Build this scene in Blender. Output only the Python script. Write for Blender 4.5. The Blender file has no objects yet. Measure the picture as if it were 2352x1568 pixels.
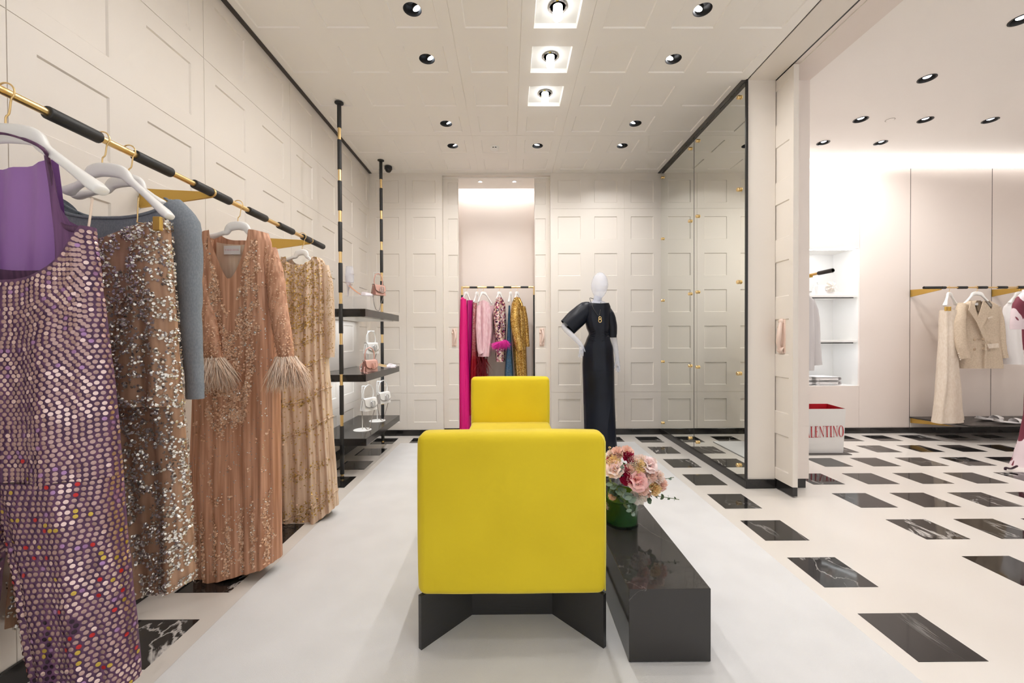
import bpy, bmesh, math, random
from mathutils import Vector, Matrix, noise
random.seed(11)
S = bpy.context.scene
COL = S.collection
PI = math.pi

# ------------------------------------------------------------------ camera, world, exposure
F, YAW, PITCH, ROLL, EYE = 924.0, 0.00678, 0.01014, -0.00423, 1.25
def cam_axes():
    fwd = Vector((math.sin(YAW)*math.cos(PITCH), math.cos(YAW)*math.cos(PITCH), -math.sin(PITCH)))
    right = Vector((math.cos(YAW), -math.sin(YAW), 0))
    up = right.cross(fwd)
    return (math.cos(ROLL)*right + math.sin(ROLL)*up, math.cos(ROLL)*up - math.sin(ROLL)*right, fwd)
AR, AU, AF = cam_axes()
cd = bpy.data.cameras.new('camera'); cam = bpy.data.objects.new('camera', cd); COL.objects.link(cam)
cam.matrix_world = Matrix(((AR.x, AU.x, -AF.x, 0), (AR.y, AU.y, -AF.y, 0), (AR.z, AU.z, -AF.z, EYE), (0, 0, 0, 1)))
cd.sensor_width = 36; cd.sensor_fit = 'HORIZONTAL'; cd.lens = 36*F/2352; cd.clip_start = 0.02
S.camera = cam
w = bpy.data.worlds.new('world'); S.world = w; w.use_nodes = True
bg = w.node_tree.nodes['Background']; bg.inputs[0].default_value = (1.0, 0.98, 0.96, 1); bg.inputs[1].default_value = 0.88
S.view_settings.view_transform = 'Standard'; S.view_settings.look = 'None'
S.view_settings.exposure = 0.18; S.view_settings.gamma = 1.0; S.view_settings.use_curve_mapping = False
cy = S.cycles
cy.max_bounces = 7; cy.diffuse_bounces = 5; cy.glossy_bounces = 3; cy.transmission_bounces = 5; cy.transparent_max_bounces = 6
cy.caustics_reflective = False; cy.caustics_refractive = False; cy.use_adaptive_sampling = True; cy.adaptive_threshold = 0.1; cy.adaptive_min_samples = 14
cy.use_light_tree = False; cy.sample_clamp_indirect = 6.0; cy.blur_glossy = 0.5
LIGHT = 1.0            # common factor on every lamp in the shop
WARM = (1.0, 0.97, 0.94); COOL = (0.90, 0.95, 1.0)

def at(px, py, Y):
    """world point at depth Y that a measured photo pixel falls on"""
    d = AF + AR*((px-1176)/F) + AU*((784-py)/F)
    t = Y/d.y
    return Vector((d.x*t, Y, EYE + d.z*t))
def atX(px, py, X):
    d = AF + AR*((px-1176)/F) + AU*((784-py)/F)
    t = X/d.x
    return Vector((X, d.y*t, EYE + d.z*t))

# ------------------------------------------------------------------ the room's measures (metres)
CH, XL, YB, XM, X2, YJ, YOPEN = 3.34, -1.77, 5.139, 1.94, 2.465, 3.29, -1.2
OCH, OYB, OXR = 3.5, 5.13, 8.2
PZ0, PITCH_Z, PSZ = 0.171, 0.4655, 0.287

# ------------------------------------------------------------------ materials
MATS = {}
def mat(name, col, rough=0.5, metal=0.0, emit=None, estr=0.0, **kw):
    m = bpy.data.materials.new(name); m.use_nodes = True
    b = m.node_tree.nodes['Principled BSDF']
    b.inputs['Base Color'].default_value = (*col, 1); b.inputs['Roughness'].default_value = rough; b.inputs['Metallic'].default_value = metal
    if emit:
        b.inputs['Emission Color'].default_value = (*emit, 1); b.inputs['Emission Strength'].default_value = estr
    for k, v in kw.items():
        b.inputs[k.replace('_', ' ')].default_value = v
    MATS[name] = m
    return m
def nd(m, typ, **props):
    n = m.node_tree.nodes.new(typ)
    for k, v in props.items(): setattr(n, k, v)
    return n
def lk(m, a, b): m.node_tree.links.new(a, b)
def bsdf(m): return m.node_tree.nodes['Principled BSDF']
def coord(m, scale=(1, 1, 1), kind='Object'):
    t = nd(m, 'ShaderNodeTexCoord'); mp = nd(m, 'ShaderNodeMapping'); mp.inputs['Scale'].default_value = scale
    lk(m, t.outputs[kind], mp.inputs[0]); return mp.outputs[0]
def world_coord(m, scale=(1, 1, 1)):
    t = nd(m, 'ShaderNodeNewGeometry'); mp = nd(m, 'ShaderNodeMapping'); mp.inputs['Scale'].default_value = scale
    lk(m, t.outputs['Position'], mp.inputs[0]); return mp.outputs[0]
def ramp(m, fac, stops):
    r = nd(m, 'ShaderNodeValToRGB'); e = r.color_ramp.elements
    while len(e) < len(stops): e.new(0.5)
    for i, (p, c) in enumerate(stops):
        e[i].position = p; e[i].color = (*c, 1)
    lk(m, fac, r.inputs[0]); return r.outputs[0]
def noise_tex(m, vec, scale, detail=4, rough=0.5, dist=0.0):
    n = nd(m, 'ShaderNodeTexNoise'); n.inputs['Scale'].default_value = scale; n.inputs['Detail'].default_value = detail
    n.inputs['Roughness'].default_value = rough; n.inputs['Distortion'].default_value = dist
    lk(m, vec, n.inputs['Vector']); return n.outputs[0]
def bump(m, h, strength=0.2, dist=0.01):
    b = nd(m, 'ShaderNodeBump'); b.inputs['Strength'].default_value = strength; b.inputs['Distance'].default_value = dist
    lk(m, h, b.inputs['Height']); lk(m, b.outputs[0], bsdf(m).inputs['Normal'])
def noisy(name, c1, c2, scale, rough=0.5, metal=0.0, st=(1, 1, 1), bs=0.0, bd=0.002, lo=0.35, hi=0.65, **kw):
    m = mat(name, c1, rough, metal, **kw); v = world_coord(m, st); n = noise_tex(m, v, scale, 1.5)
    lk(m, ramp(m, n, [(lo, c1), (hi, c2)]), bsdf(m).inputs['Base Color'])
    if bs: bump(m, n, bs, bd)
    return m

noisy('cream', (.775, .722, .664), (.79, .737, .679), 2.0, .42)
noisy('ceilcream', (.91, .88, .845), (.915, .887, .852), 2.0, .5)
noisy('blush', (.80, .72, .67), (.81, .732, .682), 1.5, .5)
mat('white', (.82, .81, .79), .4); mat('whiteplastic', (.90, .895, .88), .32)
mat('black', (.016, .015, .015), .38); mat('blacksoft', (.022, .022, .023), .5); mat('darktrim', (.05, .042, .038), .45)
noisy('blackbase', (.014, .013, .013), (.024, .022, .021), 6, .16)
mat('gold', (.90, .66, .32), .3, 1.0); mat('brassmatte', (.62, .40, .10), .42, .85); mat('chrome', (.72, .73, .75), .12, 1.0)
mat('mirror', (.90, .91, .865), .012, 1.0)
mat('groove', (.20, .17, .14), .7)
m = noisy('marble', (.69, .65, .605), (.755, .725, .69), 1.3, .2, lo=.3, hi=.7); bsdf(m).inputs['Specular IOR Level'].default_value = .45
def veined(name, base, vein, scale, rough, th=.012, amount=1.0):
    m = mat(name, base, rough); v = world_coord(m, (1, .55, 1))
    n = noise_tex(m, v, scale, 6, .55, 1.6)
    a = nd(m, 'ShaderNodeMath', operation='SUBTRACT'); lk(m, n, a.inputs[0]); a.inputs[1].default_value = .5
    b = nd(m, 'ShaderNodeMath', operation='ABSOLUTE'); lk(m, a.outputs[0], b.inputs[0])
    big = noise_tex(m, v, scale*.7, 2)
    k = nd(m, 'ShaderNodeMath', operation='MULTIPLY'); lk(m, ramp(m, b.outputs[0], [(0, (1, 1, 1)), (th, (0, 0, 0))]), k.inputs[0])
    lk(m, ramp(m, big, [(.48, (0, 0, 0)), (.62, (amount,)*3)]), k.inputs[1])
    mx = nd(m, 'ShaderNodeMix', data_type='RGBA'); lk(m, k.outputs[0], mx.inputs[0])
    mx.inputs[6].default_value = (*base, 1); mx.inputs[7].default_value = (*vein, 1)
    lk(m, mx.outputs[2], bsdf(m).inputs['Base Color']); return m
veined('blackmarble', (.016, .015, .015), (.62, .6, .58), 2.6, .05, .016)
veined('benchmarble', (.034, .032, .031), (.30, .29, .28), 1.3, .05, .004, .3)
m = noisy('rug', (.69, .692, .70), (.725, .728, .738), 5, .95, bs=.0); bump(m, noise_tex(m, world_coord(m), 420, 2), .35, .003)
bsdf(m).inputs['Sheen Weight'].default_value = .15
m = noisy('velvet', (.70, .53, .004), (.76, .585, .008), 3, .75, bs=.0); bsdf(m).inputs['Sheen Weight'].default_value = .55
bsdf(m).inputs['Sheen Roughness'].default_value = .4; bsdf(m).inputs['Sheen Tint'].default_value = (1, .93, .45, 1)
bump(m, noise_tex(m, world_coord(m, (1, 1, .35)), 14, 3), .12, .01)
m = mat('piping', (.80, .70, .10), .6)
m = mat('blackwood', (.028, .027, .027), .42); bump(m, noise_tex(m, world_coord(m, (4, 4, 60)), 3, 3, .6, .5), .35, .002)
def cloth(name, c1, c2, scale=60, rough=.8, st=(1, 1, .1), bs=.25, **kw): return noisy(name, c1, c2, scale, rough, 0, st, bs, .002, **kw)
cloth('lining', (.27, .12, .38), (.36, .18, .47), 6, .38, (1, 1, .3), .1); cloth('purplemesh', (.075, .028, .075), (.14, .055, .125), 90, .6); cloth('purplesheer', (.13, .045, .15), (.20, .08, .22), 70, .5)
mat('sequinrose', (.47, .31, .29), .25, .7); mat('sequinpale', (.78, .58, .54), .2, .75); mat('sequinred', (.55, .03, .03), .25, .5)
mat('sequingold', (.60, .42, .08), .25, .7); mat('sequinplum', (.03, .012, .025), .2, .3); mat('sequinlilac', (.40, .22, .42), .2, .6)
mat('silver', (.80, .77, .71), .2, .7); mat('silverdark', (.42, .36, .30), .25, .7); mat('goldbead', (.60, .39, .12), .32, .7)
mat('copperbead', (.72, .42, .26), .42, .2); mat('pinkbead', (.80, .54, .38), .38, .15)
cloth('bronzecloth', (.34, .185, .105), (.50, .30, .19), 50, .65); cloth('greyknit', (.205, .23, .265), (.25, .28, .315), 220, .95, (1, 1, .5), .3)
cloth('tancloth', (.43, .20, .11), (.66, .36, .23), 80, .55, (1, 1, .03), .35); cloth('tanlight', (.72, .55, .40), (.80, .64, .50), 60, .7)
cloth('champagne', (.60, .42, .29), (.82, .65, .50), 60, .6, (1, 1, .05), .3)
mat('feathertan', (.78, .56, .42), .7); mat('feathertanlight', (.86, .70, .58), .7); mat('feathermagenta', (.75, .02, .36), .6); mat('featherred', (.22, .004, .014), .6)
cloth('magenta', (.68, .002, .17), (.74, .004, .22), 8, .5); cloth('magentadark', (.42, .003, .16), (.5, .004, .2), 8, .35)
cloth('palepink', (.70, .42, .47), (.80, .56, .60), 50, .6, (1, 1, .3))
def sequin_cloth(name, cols, scale, rough=.25, metal=.6, st=(1, 1, 1), grad=None):
    m = mat(name, cols[0], rough, metal); v = world_coord(m, st)
    vo = nd(m, 'ShaderNodeTexVoronoi'); vo.inputs['Scale'].default_value = scale; lk(m, v, vo.inputs['Vector'])
    sep = nd(m, 'ShaderNodeSeparateColor'); lk(m, vo.outputs['Color'], sep.inputs[0])
    n = len(cols); r = ramp(m, sep.outputs[0], [(i/n, c) for i, c in enumerate(cols)])
    m.node_tree.nodes[-1].color_ramp.interpolation = 'CONSTANT'
    if grad:
        g = nd(m, 'ShaderNodeSeparateXYZ'); lk(m, world_coord(m), g.inputs[0])
        mr = nd(m, 'ShaderNodeMapRange'); mr.inputs[1].default_value = grad[0]; mr.inputs[2].default_value = grad[1]; lk(m, g.outputs[2], mr.inputs[0])
        mx = nd(m, 'ShaderNodeMix', data_type='RGBA'); lk(m, mr.outputs[0], mx.inputs[0]); mx.inputs[6].default_value = (*grad[2], 1); lk(m, r, mx.inputs[7])
        r = mx.outputs[2]
    lk(m, r, bsdf(m).inputs['Base Color']); bump(m, sep.outputs[1], .8, .004); return m
sequin_cloth('redsequin', [(.62, .22, .22), (.75, .45, .42), (.42, .06, .08), (.8, .6, .55)], 150, .25, .5, (1, 1, 1), (0.95, 1.45, (.33, .005, .015)))
sequin_cloth('multisequin', [(.62, .30, .34), (.85, .62, .55), (.06, .02, .06), (.62, .46, .30), (.30, .03, .10), (.9, .76, .74)], 62, .22, .6)
sequin_cloth('goldsequin', [(.50, .27, .05), (.66, .40, .10), (.34, .16, .03), (.80, .56, .22)], 120, .32, .75)
sequin_cloth('bluesequin', [(.035, .10, .19), (.05, .14, .25), (.03, .09, .17), (.06, .16, .28)], 170, .4, .3)
m = noisy('navysatin', (.003, .0045, .011), (.006, .009, .019), 4, .34); bsdf(m).inputs['Specular IOR Level'].default_value = .3
mat('plastic', (.78, .82, .95), .06, 0, Alpha=.34)
mat('glass', (.10, .16, .12), .02, 0, Alpha=.08); mat('greenwater', (.008, .07, .004), .05, 0, Alpha=.9)
mat('acrylic', (.93, .94, .95), .02, 0, Alpha=.2)
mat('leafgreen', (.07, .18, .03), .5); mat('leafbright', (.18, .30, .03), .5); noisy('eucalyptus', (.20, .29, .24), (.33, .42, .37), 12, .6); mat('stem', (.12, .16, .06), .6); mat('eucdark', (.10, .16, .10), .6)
mat('rosepink', (.96, .56, .55), .6); mat('rosepale', (.97, .75, .73), .6); mat('carnpeach', (.98, .69, .60), .7); mat('carnblush', (.98, .82, .76), .7)
mat('carnapricot', (.98, .74, .42), .7); mat('carncrimson', (.44, .004, .06), .65); mat('carnwhite', (.95, .87, .82), .7)
for k_ in ('rosepink', 'rosepale', 'carnpeach', 'carnblush', 'carnapricot', 'carnwhite'):
    b_ = bsdf(MATS[k_]); b_.inputs['Subsurface Weight'].default_value = .5; b_.inputs['Subsurface Scale'].default_value = .012; b_.inputs['Subsurface Radius'].default_value = (1, .7, .6)
mat('pinkleather', (.66, .38, .32), .4); mat('pinkdark', (.36, .16, .13), .5); mat('whiteleather', (.82, .81, .79), .35); mat('greyleather', (.34, .30, .27), .5); mat('iridescent', (.78, .72, .77), .2, .3)
mat('nude', (.74, .52, .44), .4); mat('insole', (.62, .28, .14), .5); mat('goldleather', (.72, .50, .22), .4, .3)
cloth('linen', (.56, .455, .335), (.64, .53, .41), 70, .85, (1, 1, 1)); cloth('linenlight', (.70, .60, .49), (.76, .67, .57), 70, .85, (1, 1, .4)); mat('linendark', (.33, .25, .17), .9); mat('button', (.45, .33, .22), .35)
cloth('whitecloth', (.80, .78, .78), (.84, .82, .82), 20, .9); cloth('palegrey', (.60, .57, .575), (.66, .63, .635), 20, .9)
m = mat('printcloth', (.7, .55, .6), .7); v = world_coord(m, (1, 1, .6))
lk(m, ramp(m, noise_tex(m, v, 5.5, 2, .4, 1.2), [(.5, (.74, .62, .66)), (.505, (.17, .022, .045))]), bsdf(m).inputs['Base Color'])
mat('paper', (.82, .80, .78), .55); mat('redpaper', (.52, .004, .018), .6); mat('redink', (.50, .012, .025), .6); mat('pinkink', (.72, .30, .36), .6)
mat('lens', (.8, .85, 1), .3, 0, (.82, .9, 1.0), 5.0); mat('lenshot', (1, 1, 1), .3, 0, (1, .98, .98), 22.0); mat('tube', (1, 1, 1), .3, 0, (1.0, .985, .97), 14.0); mat('led', (1, 1, 1), .4, 0, (1.0, .985, .97), 4.0)
for k_ in ('lens', 'lenshot', 'led'): MATS[k_].cycles.emission_sampling = 'NONE'
mat('frosted', (.86, .87, .86), .35); mat('porcelain', (.80, .63, .55), .25); mat('platform', (.045, .038, .034), .35)

# ------------------------------------------------------------------ mesh builder
ORG = {}
def tag(o, label=None, cat=None, group=None, kind=None):
    if label: o['label'] = label
    if cat: o['category'] = cat
    if group: o['group'] = group
    if kind: o['kind'] = kind
    return o
def empty(name, loc=(0, 0, 0), label=None, cat=None, group=None, kind=None):
    o = bpy.data.objects.new(name, None); COL.objects.link(o); o.location = loc; o.empty_display_size = .05
    ORG[o] = Vector(loc); return tag(o, label, cat, group, kind)
def copy_tree(o, parent=None):
    c = o.copy(); COL.objects.link(c); c.parent = parent
    for ch in list(o.children):
        if ch is not c: copy_tree(ch, c)
    return c
class MB:
    def __init__(s): s.v = []; s.f = []; s.mi = []; s.cur = 0
    def add(s, vs, fs):
        n = len(s.v); s.v += [tuple(p) for p in vs]; s.f += [tuple(i+n for i in f) for f in fs]; s.mi += [s.cur]*len(fs); return s
    def box(s, a, b):
        (x0, y0, z0), (x1, y1, z1) = a, b
        return s.add([(x0, y0, z0), (x1, y0, z0), (x1, y1, z0), (x0, y1, z0), (x0, y0, z1), (x1, y0, z1), (x1, y1, z1), (x0, y1, z1)],
                     [(0, 3, 2, 1), (4, 5, 6, 7), (0, 1, 5, 4), (1, 2, 6, 5), (2, 3, 7, 6), (3, 0, 4, 7)])
    def bbox(s, a, b, bev, seg=2):
        bm = bmesh.new(); bmesh.ops.create_cube(bm, size=1.0)
        for v in bm.verts: v.co = Vector(((a[i]+b[i])/2 + v.co[i]*(b[i]-a[i]) for i in range(3)))
        bmesh.ops.bevel(bm, geom=bm.edges[:], offset=bev, segments=seg, affect='EDGES', profile=.5)
        bm.verts.index_update(); s.add([v.co[:] for v in bm.verts], [[v.index for v in f.verts] for f in bm.faces]); bm.free(); return s
    def rings(s, rs, cap0=True, cap1=True, closed=True):
        n = len(rs[0]); k = len(s.v)
        for r in rs: s.v += [tuple(p) for p in r]
        fs = []
        for j in range(len(rs)-1):
            for i in range(n if closed else n-1):
                i2 = (i+1) % n; fs.append((k+j*n+i, k+j*n+i2, k+(j+1)*n+i2, k+(j+1)*n+i))
        if cap0: fs.append(tuple(k+i for i in range(n))[::-1])
        if cap1: fs.append(tuple(k+(len(rs)-1)*n+i for i in range(n)))
        s.f += fs; s.mi += [s.cur]*len(fs); return s
    def tube(s, path, r, n=8, cap=True, flat=1.0, upv=None):
        path = [Vector(p) for p in path]; m = len(path); rs = []
        if not hasattr(r, '__len__'): r = [r]*m
        ref = None
        for i, p in enumerate(path):
            t = (path[min(i+1, m-1)]-path[max(i-1, 0)])
            t = t.normalized() if t.length > 1e-9 else Vector((0, 0, 1))
            if ref is None:
                a = Vector(upv) if upv else (Vector((0, 0, 1)) if abs(t.z) < .9 else Vector((1, 0, 0)))
                ref = (a - t*a.dot(t)).normalized()
            else:
                ref = (ref - t*ref.dot(t)); ref = ref.normalized() if ref.length > 1e-6 else t.orthogonal().normalized()
            b = t.cross(ref)
            rs.append([p + ref*(math.cos(2*PI*k/n)*r[i]*flat) + b*(math.sin(2*PI*k/n)*r[i]) for k in range(n)])
        return s.rings(rs, cap, cap)
    def lathe(s, prof, c=(0, 0, 0), n=24, axis='Z', cap=True):
        rs = []
        for r, h in prof:
            ring = []
            for k in range(n):
                a = 2*PI*k/n; x, y = r*math.cos(a), r*math.sin(a)
                p = {'Z': (x, y, h), 'Y': (x, h, -y), 'X': (h, x, y)}[axis]
                ring.append((c[0]+p[0], c[1]+p[1], c[2]+p[2]))
            rs.append(ring)
        return s.rings(rs, cap, cap)
    def prism(s, poly, y0, y1, f=None):
        """poly in (x,z), extruded in y"""
        f = f or (lambda x, y, z: (x, y, z)); n = len(poly)
        vs = [f(x, y0, z) for x, z in poly] + [f(x, y1, z) for x, z in poly]
        return s.add(vs, [tuple(range(n)), tuple(range(2*n-1, n-1, -1))] + [(i, i+n, (i+1) % n+n, (i+1) % n) for i in range(n)])
    def ell(s, c, r, n=10, m=7):
        return s.rings([[(c[0]+r[0]*math.sin(PI*j/m)*math.cos(2*PI*k/n), c[1]+r[1]*math.sin(PI*j/m)*math.sin(2*PI*k/n), c[2]-r[2]*math.cos(PI*j/m)) for k in range(n)] for j in range(1, m)])
    def disc(s, c, nrm, r, n=8, dome=.15, r2=None):
        nrm = Vector(nrm).normalized(); a = nrm.orthogonal().normalized(); b = nrm.cross(a); c = Vector(c); r2 = r2 or r
        if abs(nrm.z) < .9:
            b = (Vector((0, 0, 1)) - nrm*nrm.z).normalized(); a = b.cross(nrm)
        return s.add([c + a*(r2*math.cos(2*PI*k/n)) + b*(r*math.sin(2*PI*k/n)) for k in range(n)] + [c + nrm*(r*dome)], [(k, (k+1) % n, n) for k in range(n)])
    def octa(s, c, r):
        x, y, z = c
        return s.add([(x+r, y, z), (x-r, y, z), (x, y+r, z), (x, y-r, z), (x, y, z+r), (x, y, z-r)], [(0, 2, 4), (2, 1, 4), (1, 3, 4), (3, 0, 4), (2, 0, 5), (1, 2, 5), (3, 1, 5), (0, 3, 5)])
    def xf(s, M, since=0):
        s.v[since:] = [tuple(M @ Vector(p)) for p in s.v[since:]]; return s
    def mesh(s, name, mats, smooth=None, off=(0, 0, 0)):
        me = bpy.data.meshes.new(name); ox, oy, oz = off
        me.from_pydata([(x-ox, y-oy, z-oz) for x, y, z in s.v], [], s.f)
        for mm in (mats if isinstance(mats, (list, tuple)) else [mats]): me.materials.append(MATS[mm])
        if isinstance(mats, (list, tuple)): me.polygons.foreach_set('material_index', s.mi)
        if smooth is not None:
            me.polygons.foreach_set('use_smooth', [True]*len(me.polygons))
            if smooth < 180: me.set_sharp_from_angle(angle=math.radians(smooth))
        me.update(); return me
    def build(s, name, mats, parent=None, smooth=None, org=None, label=None, cat=None, group=None, kind=None):
        if parent is not None: o_ = ORG.get(parent, Vector())
        elif org is not None: o_ = Vector(org)
        else:
            xs, ys, zs = zip(*s.v); o_ = Vector(((min(xs)+max(xs))/2, (min(ys)+max(ys))/2, min(zs)))
        ob = bpy.data.objects.new(name, s.mesh(name, mats, smooth, o_)); COL.objects.link(ob); ORG[ob] = o_
        if parent is not None: ob.parent = parent
        else: ob.location = o_
        return tag(ob, label, cat, group, kind)
def bez(p0, p1, p2, n=8):
    p0, p1, p2 = map(Vector, (p0, p1, p2))
    return [p0*(1-t)**2 + p1*2*t*(1-t) + p2*t*t for t in [i/n for i in range(n+1)]]
def catmull(pts, n=6):
    P = [Vector(p) for p in pts]; P = [P[0]*2-P[1]] + P + [P[-1]*2-P[-2]]; out = []
    for i in range(1, len(P)-2):
        for k in range(n):
            t = k/n; a, b, c, d = P[i-1:i+3]
            out.append(.5*((2*b) + (c-a)*t + (2*a-5*b+4*c-d)*t*t + (3*b-a-3*c+d)*t**3))
    return out + [P[-2]]

# ------------------------------------------------------------------ panelled surfaces (lattice with sunk fields, every field its own panel)
def surface(name, O, U, V, N, u0, u1, v0, v1, material, holes=(), grooves_u=(), grooves_v=(), kind='structure', parent=None, depth=.0075, thick=.1, cuts=()):
    """holes: (ua,ub,va,vb,'panel'|'open'|'light'); cuts: rectangles left out entirely"""
    O, U, V, N = map(Vector, (O, U, V, N)); GW, GD = .0016, .004
    us, vs = {u0, u1}, {v0, v1}
    for h in holes: us |= {h[0], h[1]}; vs |= {h[2], h[3]}
    for h in cuts: us |= {h[0], h[1]}; vs |= {h[2], h[3]}
    for g in grooves_u: us |= {g-GW, g+GW}
    for g in grooves_v: vs |= {g-GW, g+GW}
    us = sorted(x for x in us if u0-1e-6 <= x <= u1+1e-6); vs = sorted(x for x in vs if v0-1e-6 <= x <= v1+1e-6)
    mb = MB(); P = lambda u, v, d: O + U*u + V*v - N*d
    lv = {}
    for i in range(len(us)-1):
        for j in range(len(vs)-1):
            cu, cv = (us[i]+us[i+1])/2, (vs[j]+vs[j+1])/2
            if any(h[0] < cu < h[1] and h[2] < cv < h[3] for h in list(holes)+list(cuts)): lv[i, j] = None; continue
            g = any(abs(cu-x) < GW for x in grooves_u) or any(abs(cv-x) < GW for x in grooves_v)
            lv[i, j] = GD if g else 0.0
            d = lv[i, j]; mb.add([P(us[i], vs[j], d), P(us[i+1], vs[j], d), P(us[i+1], vs[j+1], d), P(us[i], vs[j+1], d)], [(0, 1, 2, 3)])
    for (i, j), d in lv.items():
        for di, dj in ((1, 0), (0, 1)):
            e = lv.get((i+di, j+dj), None)
            if d is None or e is None or d == e: continue
            if di: q = [P(us[i+1], vs[j], d), P(us[i+1], vs[j+1], d), P(us[i+1], vs[j+1], e), P(us[i+1], vs[j], e)]
            else: q = [P(us[i], vs[j+1], d), P(us[i+1], vs[j+1], d), P(us[i+1], vs[j+1], e), P(us[i], vs[j+1], e)]
            mb.add(q, [(0, 1, 2, 3)])
    for h in cuts:     # plain reveals
        c = [(h[0], h[2]), (h[1], h[2]), (h[1], h[3]), (h[0], h[3])]
        for k in range(4):
            a, b = c[k], c[(k+1) % 4]; mb.add([P(*a, 0), P(*b, 0), P(*b, thick), P(*a, thick)], [(0, 1, 2, 3)])
    if not cuts: mb.add([P(u0, v0, thick), P(u1, v0, thick), P(u1, v1, thick), P(u0, v1, thick)], [(3, 2, 1, 0)])
    for a, b in (((u0, v0), (u1, v0)), ((u1, v0), (u1, v1)), ((u1, v1), (u0, v1)), ((u0, v1), (u0, v0))):
        mb.add([P(*a, 0), P(*b, 0), P(*b, thick), P(*a, thick)], [(3, 2, 1, 0)])
    SL = .006
    for h in holes:
        dd = depth if h[4] != 'lamp' else .03
        if h[4] == 'flush': continue
        c = [(h[0], h[2], 1, 1), (h[1], h[2], -1, 1), (h[1], h[3], -1, -1), (h[0], h[3], 1, -1)]
        for k in range(4):
            a, b = c[k], c[(k+1) % 4]
            mb.add([P(a[0], a[1], 0), P(b[0], b[1], 0), P(b[0]+b[2]*SL, b[1]+b[3]*SL, dd), P(a[0]+a[2]*SL, a[1]+a[3]*SL, dd)], [(0, 1, 2, 3)])
    ob = mb.build(name, material, parent, None, org=O, kind=kind if parent is None else None)
    shared = {}
    for h in holes:
        k = h[4]; dd = 0.0 if k == 'flush' else (.03 if k == 'lamp' else depth); sl = 0 if k == 'flush' else SL
        hu, hv = (h[1]-h[0])/2-sl, (h[3]-h[2])/2-sl; key = (round(hu, 4), round(hv, 4), k)
        if key not in shared:
            pm = MB()
            if k in ('light', 'flush'):      # field with a round hole for the lamp
                n = 32; R = .0585
                sq = []
                for q in range(n):
                    a = 2*PI*q/n; x, y = math.cos(a), math.sin(a); s_ = 1/max(abs(x), abs(y)); sq.append((x*s_*hu, y*s_*hv))
                ci = [(R*math.cos(2*PI*q/n), R*math.sin(2*PI*q/n)) for q in range(n)]
                T = lambda p, d: U*p[0] + V*p[1] - N*d
                pm.rings([[T(p, .05) for p in sq], [T(p, 0) for p in sq], [T(p, 0) for p in ci], [T(p, .05) for p in ci]], False, False)
                # true corners
            else:
                T = lambda x, y, d: U*x + V*y - N*d
                pm.add([T(-hu, -hv, 0), T(hu, -hv, 0), T(hu, hv, 0), T(-hu, hv, 0), T(-hu, -hv, .012), T(hu, -hv, .012), T(hu, hv, .012), T(-hu, hv, .012)],
                       [(0, 1, 2, 3), (7, 6, 5, 4), (0, 4, 5, 1), (1, 5, 6, 2), (2, 6, 7, 3), (3, 7, 4, 0)])
            shared[key] = pm.mesh('panel', 'frosted' if k == 'lamp' else material)
        po = bpy.data.objects.new('panel', shared[key]); COL.objects.link(po); po.parent = ob
        wp = P((h[0]+h[1])/2, (h[2]+h[3])/2, dd); po.location = wp - ORG[ob]; ORG[po] = wp
    return ob

ROWS = [PZ0 + PITCH_Z*k for k in range(7)]
def fields(cols, wid, rows=ROWS, hgt=PSZ, kind='panel'): return [(c, c+wid, r, r+hgt, kind) for c in cols for r in rows]

# ------------------------------------------------------------------ structure: main room
# left wall (normal +X): u along Y
surface('wall_left', (XL, 0, 0), (0, 1, 0), (0, 0, 1), (1, 0, 0), YOPEN, YB, 0, CH, 'cream',
        fields([1.534+.4625*k for k in range(-5, 8)], .275), grooves_u=[1.443+.925*k for k in range(-2, 4)], grooves_v=[.533, 2.416, 2.882])
# back wall (normal -Y), opening to the niche
NL, NR = -.846, .532
surface('wall_back', (0, YB, 0), (1, 0, 0), (0, 0, 1), (0, -1, 0), XL, X2, 0, CH, 'cream',
        fields([-1.688, -1.2225], .29) + fields([.626, 1.0915, 1.557], .29), grooves_u=[-1.31, 1.474], grooves_v=[.545, 2.886], cuts=[(NL, NR, 0, 3.31)], thick=.09)
# ceiling (normal -Z): u along X, v along Y
ccols = [-.2905+.4655*k for k in range(-3, 5)]; crows = [2.743-.29+.4585*j for j in range(-7, 6)]
DL = [(-1, 0), (-1, 1), (-1, 3), (-1, 4), (1, 4), (3, 0), (3, 1), (3, 3), (3, 4), (-1, -2), (3, -2), (1, -4)]
PEND = [(1, 0), (1, 1), (1, 2), (1, -1)]
ch = []
for ki, k in enumerate(range(-3, 5)):
    for ji, j in enumerate(range(-7, 6)):
        kd = 'light' if (k, j) in DL else ('lamp' if (k, j) in PEND else 'panel')
        ch.append((ccols[ki], ccols[ki]+.29, crows[ji], crows[ji]+.29, kd))
surface('ceiling', (0, 0, CH), (1, 0, 0), (0, 1, 0), (0, 0, -1), XL, 1.944, YOPEN, YB, 'ceilcream', ch, grooves_u=[-.378, .0875, .553], grooves_v=[2.36, 4.19], thick=.12)
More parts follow.
